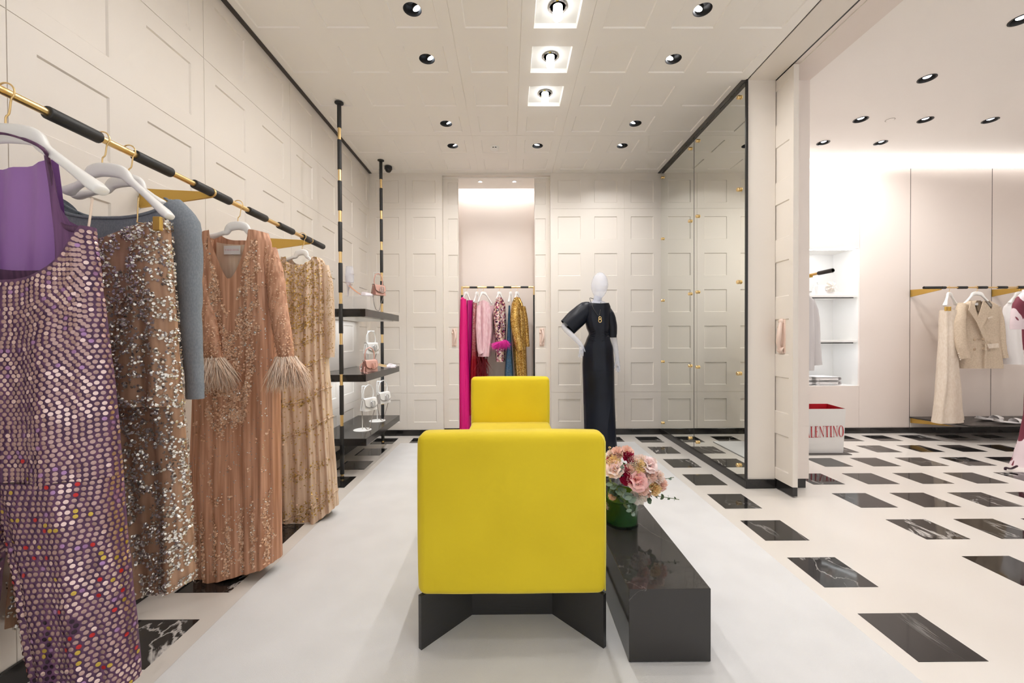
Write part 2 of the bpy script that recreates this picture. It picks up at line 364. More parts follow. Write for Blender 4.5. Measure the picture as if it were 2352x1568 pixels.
# floor with black marble tiles
fl = MB().box((XL-.1, YOPEN-.6, -.1), (OXR, 6.0, 0)).build('floor', 'marble', org=(0, 0, 0), kind='structure')
TP, TS = .46, .271
tm = MB().bbox((-TS/2, -TS/2, -.006), (TS/2, TS/2, .0012), .0006, 1).mesh('tile', 'blackmarble')
def tile(x, y):
    o = bpy.data.objects.new('tile', tm); COL.objects.link(o); o.parent = fl; o.location = (x+TS/2, y+TS/2, 0)
for j in range(-3, 8):
    y = 1.518 + TP*j
    tile(1.563, y); tile(-1.655, y)
for k in range(-6, 0): tile(1.563+TP*k, 1.518+TP*7)
for j in range(-2, 8):
    for k in range(0, 8):
        x = 2.556 + .4635*k; y = 1.518 + TP*j
        if x + TS < OXR and (y > 0.6 or k < 5): tile(x, y)
# baseboards and dark trims
BB = .075
MB().bbox((XL, YOPEN, 0), (XL+.012, YB, BB+.02), .002, 1).build('baseboard_left', 'blackbase', kind='structure')
MB().bbox((XL+.012, YB-.012, 0), (NL, YB, BB), .002, 1).build('baseboard_back', 'blackbase', kind='structure')
MB().bbox((NR, YB-.012, 0), (XM, YB, BB), .002, 1).build('baseboard_back', 'blackbase', kind='structure')
MB().bbox((XM-.004, YJ, 0), (XM+.008, YB, BB), .002, 1).build('baseboard_mirror', 'blackbase', kind='structure')
MB().bbox((XM-.004, YJ-.014, 0), (2.183, YJ, BB), .002, 1).build('baseboard_jamb', 'blackbase', kind='structure')
MB().box((2.227, YJ, 0), (2.44, 5.12, BB)).build('baseboard_jamb', 'blackbase', kind='structure')
MB().bbox((X2+.0, OYB-.012, 0), (OXR, OYB, .072), .002, 1).build('baseboard_right', 'blackbase', kind='structure')
MB().box((XL, YOPEN, CH-.004), (XL+.034, YB, CH+.01)).build('trim_1', 'darktrim', kind='structure')
MB().box((XM-.037, YJ, CH-.008), (XM-.002, YB, CH+.01)).build('trim_2', 'darktrim', kind='structure')
MB().box((1.944, YOPEN, CH+.006), (1.956, YJ, CH+.02)).build('trim_3', 'darktrim', kind='structure')
MB().box((2.183, YOPEN, CH-.001), (2.195, YJ, CH+.02)).build('trim_4', 'black', kind='structure')
MB().bbox((2.235, YOPEN, CH-.006), (2.243, YJ-.2, CH+.02), .001, 1).build('trim_5', 'cream', kind='structure')
MB().box((XM-.0015, 4.2092, BB), (XM+.006, 4.2148, CH-.008)).build('trim_8', 'black', kind='structure')
MB().box((XM-.004, YJ-.012, BB), (XM+.012, YJ+.006, CH)).build('trim_6', 'black', kind='structure')
# wall block between the two rooms, in two leaves with a door pocket
MB().box((1.956, YJ, 0), (2.183, 5.23, CH+.2)).build('wall_mirror', 'cream', org=(2.07, 4.2, 0), kind='structure')
MB().box((2.227, YJ, BB), (X2, 5.23, OCH+.3)).build('wall_pocket', 'blush', org=(2.35, 4.2, 0), kind='structure')
MB().box((1.956, YOPEN, CH), (2.183, YJ, OCH+.3)).build('ceiling_header', 'cream', org=(2.07, 1, CH), kind='structure')
MB().box((2.195, YOPEN, CH), (X2, YJ, OCH+.3)).build('ceiling_header', 'blush', org=(2.35, 1, CH), kind='structure')

# ------------------------------------------------------------------ structure: niche behind the back wall
NY = 5.78
MB().box((-1.1, NY, 0), (.8, NY+.1, 3.75)).build('wall_niche_back', 'blush', org=(-.15, NY, 0), kind='structure')
MB().box((-1.1, 5.33, 0), (-.78, NY, 3.75)).build('wall_niche_left', 'blush', org=(-.9, 5.5, 0), kind='structure')
MB().box((.46, 5.33, 0), (.8, NY, 3.75)).build('wall_niche_right', 'blush', org=(.6, 5.5, 0), kind='structure')
MB().box((-1.1, 5.2, 3.3), (.8, 5.565, 3.34)).build('ceiling_niche', 'ceilcream', org=(-.15, 5.3, 3.3), kind='structure')
MB().box((-1.1, 5.2, 3.72), (.8, NY, 3.75)).build('ceiling_niche_cove', 'ceilcream', org=(-.15, 5.3, 3.72), kind='structure')
def leaf_door(name, x0, x1, pcols):
    o = surface(name, (0, 5.215, 0), (1, 0, 0), (0, 0, 1), (0, -1, 0), x0, x1, BB, 3.305, 'cream', pcols, thick=.04)
    MB().box((x0, 5.217, .008), (x1, 5.253, BB)).build('kick_plate', 'blackbase', o); return o
door_l = leaf_door('door_1', -.95, -.652, fields([-.786], .128)); door_r = leaf_door('door_2', .334, .64, fields([.340], .137))
for d in (door_l, door_r): tag(d, kind='structure')
# sliding leaf standing out of the pocket on the right
door_p = surface('door_3', (2.185, 0, 0), (0, -1, 0), (0, 0, 1), (-1, 0, 0), -3.98, -3.083, BB+.006, CH-.01, 'cream', fields([-3.42], .29), thick=.04)
MB().box((2.187, 3.085, .010), (2.224, 3.98, BB+.006)).build('kick_plate', 'blackbase', door_p)

# ------------------------------------------------------------------ structure: second room on the right
OX0 = 3.62
surface('wall_right_back', (0, OYB, 0), (1, 0, 0), (0, 0, 1), (0, -1, 0), X2, OXR, 0, 3.39, 'blush', grooves_u=[4.49, 5.141, 6.194, 7.25], cuts=[(OX0, 4.49, .611, 2.372)], thick=.02)
for nm, a, b in (('wall_alcove_back', (OX0-.02, 5.55, .59), (4.51, 5.57, 2.39)), ('wall_alcove_side', (4.49, 5.15, .59), (4.51, 5.55, 2.39)), ('wall_alcove_side', (OX0-.02, 5.15, .59), (OX0, 5.55, 2.39)),
                 ('wall_alcove_top', (OX0, 5.15, 2.372), (4.49, 5.55, 2.39)), ('wall_alcove_bottom', (OX0, 5.15, .59), (4.49, 5.55, .611))):
    MB().box(a, b).build(nm, 'white', org=a, kind='structure')
for n_, x_ in enumerate((5.141, 6.194, 7.25)): MB().box((x_-.0028, OYB-.0012, .072), (x_+.0028, OYB+.004, 3.389)).build('trim_%d' % (9+n_), 'darktrim', org=(x_, OYB, .072), kind='structure')
MB().box((OXR, YOPEN, 0), (OXR+.1, 5.6, OCH+.3)).build('wall_right', 'blush', org=(OXR, 2, 0), kind='structure')
ODL = [(3.667, 3.52), (3.667, 4.185), (4.35, 4.19), (5.045, 4.20), (3.667, 4.685), (4.34, 4.685), (3.66, 2.867), (5.045, 2.2), (6.4, 3.4)]
surface('ceiling_right', (0, 0, OCH), (1, 0, 0), (0, 1, 0), (0, 0, -1), X2, OXR, YOPEN, 5.1, 'ceilcream', [(x-.09, x+.09, y-.09, y+.09, 'flush') for x, y in ODL], thick=.1)
MB().box((X2, 5.1, OCH+.18), (OXR, 5.6, OCH+.2)).build('ceiling_right_cove', 'white', org=(5, 5.1, OCH+.18), kind='structure')
MB().box((X2, 5.32, 3.2), (OXR, 5.34, OCH+.2)).build('wall_right_cove', 'white', org=(5, 5.3, 3.2), kind='structure')
MB().box((X2, OYB+.021, 3.37), (OXR, 5.33, 3.389)).build('trim_7', 'white', org=(5, OYB, 3.37), kind='structure')

# ------------------------------------------------------------------ lamps
def lamp(kind, name, loc, power, col=WARM, parent=None, aim=(0, 0, -1), **kw):
    l = bpy.data.lights.new(name, kind); l.energy = power*LIGHT; l.color = col
    for k, v in kw.items(): setattr(l, k, v)
    o = bpy.data.objects.new(name, l); COL.objects.link(o)
    o.rotation_euler = Vector(aim).to_track_quat('-Z', 'Y').to_euler()
    if parent is not None: o.parent = parent; o.location = Vector(loc) - ORG[parent]
    else: o.location = loc
    return o
def downlight(x, y, z, tilt, label, group, power=16, hot=False, aim=None, spread=160):
    r = empty('downlight', (x, y, z), label, 'downlight', group)
    MB().lathe([(.066, .0), (.066, -.003), (.057, -.004), (.054, .0), (.050, .030), (.045, .046), (.001, .046)], (x, y, z), 32, cap=False).build('trim_ring', 'blacksoft', r, 40)
    # swivelling lamp head inside the cup
    mb = MB().lathe([(.030, .018), (.032, .0), (.029, -.004)], (0, 0, 0), 24, cap=False)
    lens = MB().lathe([(.001, -.002), (.0285, -.003), (.0285, .002)], (0, 0, 0), 24)
    R = Matrix.Translation((x-tilt[0]*.03, y-tilt[1]*.03, z+.016)) @ Matrix.Rotation(tilt[0]*.5, 4, 'Y') @ Matrix.Rotation(-tilt[1]*.5, 4, 'X')
    h = mb.xf(R).build('lamp_head', 'blacksoft', r, 40)
    lens.xf(R).build('lens', 'lenshot' if hot else 'lens', h, 40)
    a = Vector(aim) if aim else Vector((tilt[0]*.10, tilt[1]*-.15, -1))
    lamp('AREA', 'downlight_beam', (x, y, z-.014), power, WARM, r, a, shape='DISK', size=.10, spread=math.radians(spread))
    return r
PX = lambda k: ccols[k+3]+.145
PY = lambda j: crows[j+7]+.145
MAINZ = CH + .012
cl = 'round black recessed ceiling spotlight'
dl_lab = {(-1, 0): 'nearest the camera in the left row, partly lit, at top edge', (-1, 1): 'second in the left row, facing left', (-1, 3): 'third in the left row, above the shelf poles',
          (-1, 4): 'last in the left row, nearest the back wall', (1, 4): 'at the far middle, in line with the three bright lamps', (3, 0): 'glaring at top right, brightest of the spotlights',
          (3, 1): 'second in the right row, glowing white, below the glaring one', (3, 3): 'third in the right row, left of the mirror', (3, 4): 'last in the right row, nearest the back wall'}
for (k, j) in DL:
    lab = 'black recessed spotlight ' + dl_lab.get((k, j), {(-1, -2): 'above and left of the viewpoint', (3, -2): 'above and right of the viewpoint'}.get((k, j), 'behind the viewpoint'))
    downlight(PX(k), PY(j), MAINZ, (-.9 if k == -1 else (.2 if k == 1 else .8), -.35), lab, 'recessed spotlights in the coffered ceiling', (4.6 if j == 4 else 4.6)*(.88 if k == -1 else 1), hot=(k, j) in ((3, 0), (3, 1)), aim=((0, .2, -1) if j == 4 else None), spread=125 if j == 4 else 160)
for n, (k, j) in enumerate(PEND):
    lab = 'glowing glass cylinder ceiling lamp in white square recess, ' + ['nearest of three', 'middle of three', 'farthest of three', 'first one behind the viewpoint', 'second one behind the viewpoint'][n]
    x, y, z = PX(k), PY(j), CH+.03
    r = empty('ceiling_lamp', (x, y, z), lab, 'ceiling lamp', 'glowing square ceiling lamps in a row')
    MB().lathe([(.058, -.001), (.060, -.008), (.054, -.012), (.048, -.006), (.048, -.001)], (x, y, z), 32).build('collar', 'chrome', r, 40)
    MB().lathe([(.030, -.002), (.030, -.075), (.026, -.08), (.001, -.08)], (x, y, z), 24).build('glass_tube', 'tube', r, 40)
    lamp('AREA', 'lamp_glow', (x, y, z-.085), 5.5, (1, .975, .95), r, (0, 0, -1), shape='DISK', size=.05)
for n, (x, y) in enumerate(ODL):
    lab = 'recessed spotlight in the plain right room ceiling, ' + ['nearest of those wholly in view', 'left of three in the middle row', 'middle of three in the middle row', 'right of three in the middle row', 'left of the pair nearest the far wall', 'right of the pair nearest the far wall', 'cut by the right photo edge'][n] if n < 7 else 'recessed spotlight in the plain ceiling beyond the right photo edge, ' + ('nearer one' if n == 7 else 'farther one')
    downlight(x, y, OCH, (.1, .5 if n in (4, 5) else .15), lab, 'recessed spotlights of the right room', 6.4, aim=((.05, .3, -1) if n in (4, 5) else None))
for n, x in enumerate((-.373, .076)):
    r = empty('downlight', (x, 5.317, 3.3), ('left' if n == 0 else 'right') + ' of two small spotlights in the niche ceiling', 'downlight', 'small spotlights over the niche')
    MB().lathe([(.033, .0), (.033, -.003), (.026, -.004), (.022, -.001)], (x, 5.317, 3.3), 24, cap=False).build('trim_ring', 'chrome', r, 40)
    MB().lathe([(.023, -.001), (.001, -.0015)], (x, 5.317, 3.3), 20).build('lens', 'lens', r, 40)
    lamp('SPOT', 'downlight_beam', (x, 5.317, 3.285), 16, WARM, r, (0, .12, -1), spot_size=math.radians(80), spot_blend=1.0, shadow_soft_size=.03)
# LED coves
r = MB().box((-.76, 5.58, 3.36), (.44, 5.60, 3.375)).build('led_strip', 'led', label='white light strip hidden in the cove at the top of the niche', cat='light strip')
lamp('AREA', 'cove_glow', (-.16, 5.64, 3.40), 3.2, (1, .97, .94), r, (0, .5, -1), shape='RECTANGLE', size=1.15, size_y=.06)
r = MB().box((X2+.02, 5.22, 3.395), (OXR-.02, 5.25, 3.45)).build('led_strip', 'led', label='long white light strip in the cove above the blush wall', cat='light strip')
lamp('AREA', 'cove_glow', (5.3, 5.18, 3.52), 22, (1, .97, .95), r, (0, -.25, 1), shape='RECTANGLE', size=5.4, size_y=.08)
lamp('AREA', 'cove_glow', (5.3, 5.09, 3.47), 5, (1, .97, .95), r, (0, .4, -1), shape='RECTANGLE', size=5.4, size_y=.03)
# ceiling odds and ends
sd = empty('smoke_detector', (-.153, 4.464, CH), 'round white smoke detector on the ceiling before the niche', 'smoke detector')
MB().lathe([(.05, .0), (.05, -.012), (.044, -.026), (.03, -.034), (.001, -.036)], (-.153, 4.464, CH+.012), 28).build('housing', 'whiteplastic', sd, 40)
for a in (-.022, .004): MB().box((-.153+a, 4.464-.047, CH-.014), (-.153+a+.018, 4.464-.03, CH-.008)).build('vent_slot', 'black', sd)
for n, (x, y, z, lab) in enumerate(((-1.064, 4.385, CH+.012, 'flush white sprinkler cap on the ceiling above the shelves'), (.762, 4.386, CH+.012, 'flush white sprinkler cap on the ceiling above the mannequin'),
                                    (3.98, 4.19, OCH, 'flush white sprinkler cap in the right room ceiling'))):
    sp = empty('sprinkler_cap', (x, y, z), lab, 'sprinkler', 'sprinkler caps in the ceilings')
    MB().lathe([(.036, .0), (.036, -.002), (.034, -.004), (.001, -.004)], (x, y, z), 28).build('cover_plate', 'ceilcream', sp, 40)
    MB().lathe([(.0405, .0), (.0405, -.0012), (.037, -.0012), (.037, .0)], (x, y, z), 28, cap=False).build('gap_ring', 'groove', sp, 40)
cm = empty('security_camera', (-1.47, 4.95, CH), 'small black dome camera on the ceiling beside the rear shelf pole', 'camera')
MB().lathe([(.045, .0), (.046, -.03), (.038, -.034)], (-1.47, 4.95, CH+.0), 24).build('mount', 'blacksoft', cm, 40)
MB().lathe([(.037, -.03), (.034, -.05), (.022, -.064), (.001, -.069)], (-1.47, 4.95, CH), 24).build('dome', 'black', cm, 60)

# ------------------------------------------------------------------ mirror panels
for n, (y0, y1, lab) in enumerate(((YJ+.008, 4.209, 'tall wall mirror panel nearest the doorway with brass studs'), (4.215, YB-.002, 'tall wall mirror panel next to the back wall with brass studs'))):
    r = empty('wall_mirror_panel', (XM, (y0+y1)/2, BB), lab, 'mirror', 'mirror panels on the right wall')
    MB().bbox((XM, y0, BB), (XM+.008, y1, CH-.008), .0012, 1).build('mirror_glass', 'mirror', r)
    for yy in (y0+.083, y1-.083 if n == 0 else y1-.068):
        for zz in (.162, .937, 1.708, 2.484, 3.254):
            MB().lathe([(.016, .0), (.016, -.004), (.012, -.005), (.012, -.008), (.0165, -.009), (.0165, -.017), (.014, -.02), (.001, -.02)], (XM, yy, zz), 18, 'X').build('stud', 'gold', r, 40)

# ------------------------------------------------------------------ rug
MB().bbox((-1.29, YOPEN, 0), (1.475, 4.735, .012), .004, 2).build('rug', 'rug', org=(.1, 2, 0), label='large plain off-white rug under the yellow settee', cat='rug')

# ------------------------------------------------------------------ yellow settee
st = empty('settee', (.008, 2.76, .012), 'yellow velvet double-ended settee on angular black wooden base', 'settee')
SX0, SX1 = -.368, .384
def pad(a, b, bev, puff, seg=5):
    bm = bmesh.new(); bmesh.ops.create_cube(bm, size=1.0)
    for v in bm.verts: v.co = Vector(((a[i]+b[i])/2 + v.co[i]*(b[i]-a[i]) for i in range(3)))
    bmesh.ops.bevel(bm, geom=bm.edges[:], offset=bev, segments=seg, affect='EDGES', profile=.5)
    bmesh.ops.subdivide_edges(bm, edges=[e for e in bm.edges if e.calc_length() > .3], cuts=12, use_grid_fill=True)
    c = Vector(((a[i]+b[i])/2 for i in range(3))); h = Vector(((b[i]-a[i])/2 for i in range(3)))
    for v in bm.verts:
        q = [max(-1, min(1, (v.co[i]-c[i])/h[i])) for i in range(3)]
        for i in range(3):
            o = [k for k in range(3) if k != i]
            v.co[i] += q[i]**5*puff[i]*(1-q[o[0]]**4)*(1-q[o[1]]**4)
            v.co[i] += .0016*noise.noise(Vector((v.co.x*9, v.co.y*9, v.co.z*3+i*7)))
    bm.verts.index_update(); mb = MB(); mb.add([v.co[:] for v in bm.verts], [[v.index for v in f.verts] for f in bm.faces]); bm.free(); return mb
Z0 = .012
for y0, y1 in ((1.58, 1.69), (3.85, 3.96)):
    p = pad((SX0, y0, .225), (SX1, y1, .868), .034, (.004, .010, .004)).build('backrest', 'velvet', st, 180)
    f = y0 if y0 < 2 else y1
    e = .012
    loop = [(SX1-.006, y0+.012, .24), (SX1-.006, y0+.012, .835), (SX1-.02, y0+.015, .858)] if y0 < 2 else [(SX0+.006, y1-.012, .24), (SX0+.006, y1-.012, .84)]
    MB().tube(loop, .0035, 6).build('piping', 'piping', p, 180)
pad((SX0+.004, 1.69, .225), (SX1-.004, 3.85, .443), .03, (.003, .0, .016)).build('seat_cushion', 'velvet', st, 180)
for s_, x0 in ((1, SX0+.008), (-1, SX1-.008)):
    for e_, y0 in ((1, 1.59), (-1, 3.95)):
        th = .018*s_
        def plank(xa, ya, xb, yb, nm):
            dx, dy = xb-xa, yb-ya; L = math.hypot(dx, dy); nx, ny = -dy/L*.009, dx/L*.009
            mb = MB()
            q = [(xa+nx, ya+ny), (xb+nx, yb+ny), (xb-nx, yb-ny), (xa-nx, ya-ny)]
            mb.add([(x, y, Z0) for x, y in q]+[(x, y, .226) for x, y in q], [(3, 2, 1, 0), (4, 5, 6, 7)]+[(i, (i+1) % 4, (i+1) % 4+4, i+4) for i in range(4)])
            mb.build(nm, 'blackwood', st)
        plank(x0, y0, x0+s_*.185, y0+e_*.205, 'base_leg')
        if s_ == 1: plank(x0+.178, y0+e_*.205, SX1-.008-.178, y0+e_*.205, 'base_crosspiece')
    MB().box((min(x0+s_*.176, x0+s_*.194), 1.80, Z0), (max(x0+s_*.176, x0+s_*.194), 3.74, .226)).build('base_side', 'blackwood', st)

# ------------------------------------------------------------------ black marble bench
bn = empty('marble_bench', (.605, 2.1, 0), 'long low bench of polished black marble beside the settee', 'bench')
BX0, BX1, BY0, BY1, BZ = .45, .762, 1.513, 2.75, .293
MB().bbox((BX0, BY0, .014), (BX1, BY1, BZ), .0015, 1).build('block', 'benchmarble', bn)
MB().box((BX0+.02, BY0+.02, .012), (BX1-.02, BY1-.02, .016)).build('foot', 'black', bn)

# ------------------------------------------------------------------ striped poles and rails
def striped(path_a, path_b, segs, rg, rb, parent, gold='gold', core='tube_core', sleeve='sleeve'):
    """gold tube from a to b with black sleeves at the given fractions (metres from a)"""
    a, b = Vector(path_a), Vector(path_b); d = (b-a).normalized()
    MB().tube([a, b], rg, 16).build(core, gold, parent, 40)
    for s0, s1 in segs:
        p, q = a+d*s0, a+d*s1
        MB().tube([p, p+d*.0015, p+d*.003, q-d*.003, q-d*.0015, q], [rb*.9, rb*.97, rb, rb, rb*.97, rb*.9], 18).build(sleeve, 'blacksoft', parent, 40)
PXX = -1.503
for n, (yy, lab) in enumerate(((3.606, 'striped black and brass shelf pole nearer the clothes rail'), (4.767, 'striped black and brass shelf pole nearer the back wall'))):
    r = empty('shelf_pole', (PXX, yy, 0), lab, 'pole', 'striped floor to ceiling shelf poles')
    segs = [(.04, .245)] + [(.345+.364*k, .61+.364*k) for k in range(8)]
    segs[-1] = (segs[-1][0], CH-.002); segs = [s_ for s_ in segs if s_[0] < CH-.05]
    segs = [(.03, .30)]; z = 3.115
    segs.append((z, CH-.004)); z = 3.01
    while z > .4:
        segs.append((z-.264, z)); z -= .364
    striped((PXX, yy, .002), (PXX, yy, CH-.001), sorted(segs), .0135, .018, r)
    MB().lathe([(.038, CH), (.038, CH-.006), (.03, CH-.010), (.019, CH-.014)], (PXX, yy, 0), 24).build('ceiling_flange', 'blacksoft', r, 40)
    MB().lathe([(.016, .0), (.016, .012), (.012, .016), (.012, .032)], (PXX, yy, 0), 20).build('foot', 'black', r, 40)
SHX0, SHX1, SHY0, SHY1 = XL+.002, -1.285, 3.606, 4.70
for n, (zt, zb, lab) in enumerate(((1.512, 1.442, 'top'), (.922, .858, 'middle'), (.348, .282, 'lowest'))):
    r = empty('display_shelf', ((SHX0+SHX1)/2, (SHY0+SHY1)/2, zb), 'thick glossy black display shelf, %s of three between the striped poles' % lab, 'shelf', 'thick black display shelves')
    MB().bbox((SHX0, SHY0, zb), (SHX1, SHY1, zt), .002, 1).build('slab', 'blackbase', r)
    if n < 2:
        MB().box((SHX0+.03, SHY0+.03, zb-.003), (SHX1-.05, SHY1-.05, zb+.002)).build('light_panel', 'frosted', r)
        lamp('AREA', 'shelf_glow', ((SHX0+SHX1)/2-.02, (SHY0+SHY1)/2, zb-.006), 2.4, COOL, r, (0, 0, -1), shape='RECTANGLE', size=.38, size_y=.95)

# clothes rail on the left wall
RX, RZ = -1.429, 1.953
rl = empty('clothes_rail', (RX, 2.0, RZ), 'brass wall rail with black sleeves carrying the sequined clothes', 'clothes rail')
Ya = .62
striped((RX, Ya, RZ), (RX, 3.105, RZ), [(a-Ya, b-Ya) for a, b in ((.666, .83), (.965, 1.127), (1.261, 1.422), (1.556, 1.719), (1.843, 1.945), (1.957, 2.076), (2.224, 2.381), (2.515, 2.676), (2.804, 2.905), (2.917, 3.111))], .0118, .0205, rl)
def bracket(X0, X1, Y, Z, h0, h1, parent, axis='X', th=.012):
    mb = MB(); p = [(X0, Z-.028-h0*.0), (X0, Z-.028+h0), (X1, Z+.0+h1*.5), (X1, Z-h1*.5)]
    p = [(X0, Z-.062), (X0, Z+.030), (X1, Z+.012), (X1, Z-.012)]
    if axis == 'X': mb.prism(p, Y-th/2, Y+th/2)
    else: mb.prism(p, Y-th/2, Y+th/2, lambda x, y, z: (y, x, z))
    mb.build('bracket', 'brassmatte', parent)
for yy in (1.0, 1.951, 2.911):
    bracket(XL, RX+.004, yy, RZ-.012, .09, .02, rl)
    MB().tube([(RX, yy-.006, RZ), (RX, yy+.006, RZ)], .0215, 18).build('bracket_collar', 'gold', rl, 40)

# niche rack
RY, RZ2 = 5.42, 1.925
rk = empty('garment_rack', (-.147, RY, 0), 'brass and black floor standing garment rack inside the niche', 'garment rack')
GX0, GX1 = -.632, .338
MB().tube([(GX0, RY, RZ2), (GX1, RY, RZ2)], .0125, 12).build('top_bar', 'gold', rk, 40)
for a, b in ((-.53, -.425), (-.30, -.195), (-.075, .03), (.155, .26)): MB().tube([(a, RY, RZ2), (b, RY, RZ2)], .0142, 14).build('sleeve', 'blacksoft', rk, 40)
for xx in (GX0, GX1):
    MB().box((xx-.0125, RY-.0125, 1.82), (xx+.0125, RY+.0125, RZ2+.0125)).build('corner_post', 'gold', rk)
    MB().box((xx-.0135, RY-.0135, .01), (xx+.0135, RY+.0135, 1.82)).build('post', 'blacksoft', rk)
    MB().box((xx-.0125, RY-.17, .0), (xx+.0125, RY+.2, .02)).build('foot', 'blacksoft', rk)

# right-room rail and platform
r2 = empty('clothes_rail', (6, 4.77, 1.82), 'brass rail with black sleeves on the blush wall holding the linen suit', 'clothes rail')
striped((4.945, 4.77, 1.822), (7.6, 4.77, 1.822), [(0, .205), (.215, .262)] + [(.41+.24*k, .52+.24*k) for k in range(9)], .009, .0165, r2)
for xx in (5.150, 6.203, 7.256): bracket(OYB, 4.765, xx, 1.808, .09, .02, r2, 'Y')
pf = empty('display_platform', (6.3, 4.8, .2), 'thin dark floating platform under the linen suit', 'platform')
MB().add([(5.14, OYB, .196), (5.14, 5.05, .196), (5.32, 4.60, .196), (7.9, 4.60, .196), (7.9, OYB, .196), (5.14, OYB, .21), (5.14, 5.05, .21), (5.32, 4.60, .21), (7.9, 4.60, .21), (7.9, OYB, .21)],
         [(4, 3, 2, 1, 0), (5, 6, 7, 8, 9), (0, 1, 6, 5), (1, 2, 7, 6), (2, 3, 8, 7), (3, 4, 9, 8), (4, 0, 5, 9)]).build('top', 'platform', pf)
for xx in (5.16, 6.21): MB().add([(xx-.006, OYB, .13), (xx-.006, OYB, .196), (xx-.006, 4.62, .196), (xx+.006, OYB, .13), (xx+.006, OYB, .196), (xx+.006, 4.62, .196)], [(0, 1, 2), (5, 4, 3), (0, 3, 4, 1), (1, 4, 5, 2), (2, 5, 3, 0)]).build('bracket', 'brassmatte', pf)
r3 = empty('clothes_rail', (2.82, 4.2, 1.82), 'rail end with dark grip seen past the door jamb', 'clothes rail')
striped((2.82, 3.49, 1.822), (2.82, 4.9, 1.822), [(0, .16), (.42, .58), (.8, .98)], .012, .0185, r3)
for yy in (3.72, 4.6): bracket(X2, 2.815, yy, 1.808, .09, .02, r3)

# door pulls: cast forearm and hand shapes
def door_pull(M, label, parent_note):
    r = empty('door_pull', (0, 0, 0), label, 'door handle', 'cast door pulls')
    MB().bbox((-.042, -.008, -.15), (.042, .002, .15), .003, 2).build('backplate', 'porcelain', r, 40)
    MB().tube(catmull([(.0, -.012, .135), (.012, -.03, .09), (.022, -.045, .03), (.018, -.048, -.02), (.002, -.04, -.07), (-.008, -.018, -.125)], 6), [.013+.006*math.sin(PI*i/30) for i in range(31)], 12).build('grip', 'porcelain', r, 180)
    b = MB().ell((0, -.014, .128), (.03, .02, .026)); b.build('knuckle', 'porcelain', r, 180)
    for k in range(4): MB().tube(catmull([(-.024+.016*k, -.012, -.10), (-.026+.018*k, -.03, -.125), (-.02+.013*k, -.012, -.148)], 5), .0075, 8).build('finger', 'porcelain', r, 180)
    MB().lathe([(.016, -.008), (.017, -.016), (.012, -.022), (.001, -.023)], (-.03, 0, .075), 16, 'Y').build('boss', 'porcelain', r, 60)
    r.matrix_world = M; return r
SC = Matrix.Scale(.78, 4)
door_pull(Matrix.Translation((-.712, 5.226, 1.252)) @ SC, 'pale cast door pull on the narrow leaf left of the niche', 0)
door_pull(Matrix.Translation((.424, 5.226, 1.252)) @ SC, 'pale cast door pull on the narrow leaf right of the niche', 0)
door_pull(Matrix.Translation((2.196, 3.215, 1.252)) @ Matrix.Rotation(-PI/2, 4, 'Z') @ Matrix.Scale(.92, 4), 'pale cast door pull on the sliding door leaf at the opening', 0)

# ------------------------------------------------------------------ hangers
def hanger(rod, tips, label, group, hump=.05, thick=.022, hook_r=.026, hook_h=.075, droop=1.0):
    """rod: point on the rail's axis; tips: world points of both arm ends; white moulded hanger with brass hook"""
    rod = Vector(rod); a, b = Vector(tips[0]), Vector(tips[1])
    top = Vector((rod.x, rod.y, rod.z-hook_r-hook_h))
    r = empty('clothes_hanger', top, label, 'hanger', group)
    ax = (b-a); ax.z = 0; ax.normalize(); nv = Vector((ax.y, -ax.x, 0))
    half = []
    for e, s_ in ((a, -1), (b, 1)):
        Lh = abs((e-top).dot(ax)); dy = (e-top).dot(nv); P3 = lambda u, z: top + ax*(s_*Lh*u) + nv*(dy*u) + Vector((0, 0, z))
        ze = e.z-top.z; zk = -.040*thick/.022; arm = lambda u: zk + (ze-zk)*(u-.40)/.60
        st = [(0, -.006, 1.05, .55), (.14, -.008, 1.05, .55), (.26, -.014, 1.0, .55), (.33, -.024, .85, .52), (.40, zk-.002, .62, .5), (.50, arm(.50), .50, .5), (.66, arm(.66), .48, .55), (.80, arm(.80), .56, .75), (.92, arm(.92), .66, .95), (.985, arm(.985), .55, .85), (1.0, ze, .25, .4)]
        half.append([(P3(u, z), hv*thick, hd*thick) for u, z, hv, hd in st])
    seq_ = half[0][::-1] + half[1][1:]; P0 = catmull([q[0] for q in seq_], 4); n = len(P0); rs = []
    for i, p in enumerate(P0):
        u = i/4; k = min(int(u), len(seq_)-2); f = u-k; hv = seq_[k][1]*(1-f)+seq_[k+1][1]*f; hd = seq_[k][2]*(1-f)+seq_[k+1][2]*f
        t = (P0[min(i+1, n-1)]-P0[max(i-1, 0)]).normalized(); vv = nv.cross(t).normalized()
        rs.append([p + vv*(hv*math.copysign(abs(math.cos(q))**.8, math.cos(q))) + nv*(hd*math.copysign(abs(math.sin(q))**.8, math.sin(q))) for q in [2*PI*m_/14 for m_ in range(14)]])
    MB().rings(rs).build('body', 'whiteplastic', r, 180)
    hk = [top + Vector((0, 0, -.004)), top + Vector((0, 0, hook_h*.45))]
    hk += [top + Vector((0, 0, hook_h*.6)) + ax*.010]
    c = Vector((rod.x, rod.y, rod.z))
    for k in range(9):
        an = -.9 + k*(PI*1.12)/8; hk.append(c + ax*(math.cos(an)*hook_r) + Vector((0, 0, math.sin(an)*hook_r)))
    MB().tube(catmull(hk, 3), .0024, 6).build('hook', 'gold', r, 180)
    return r

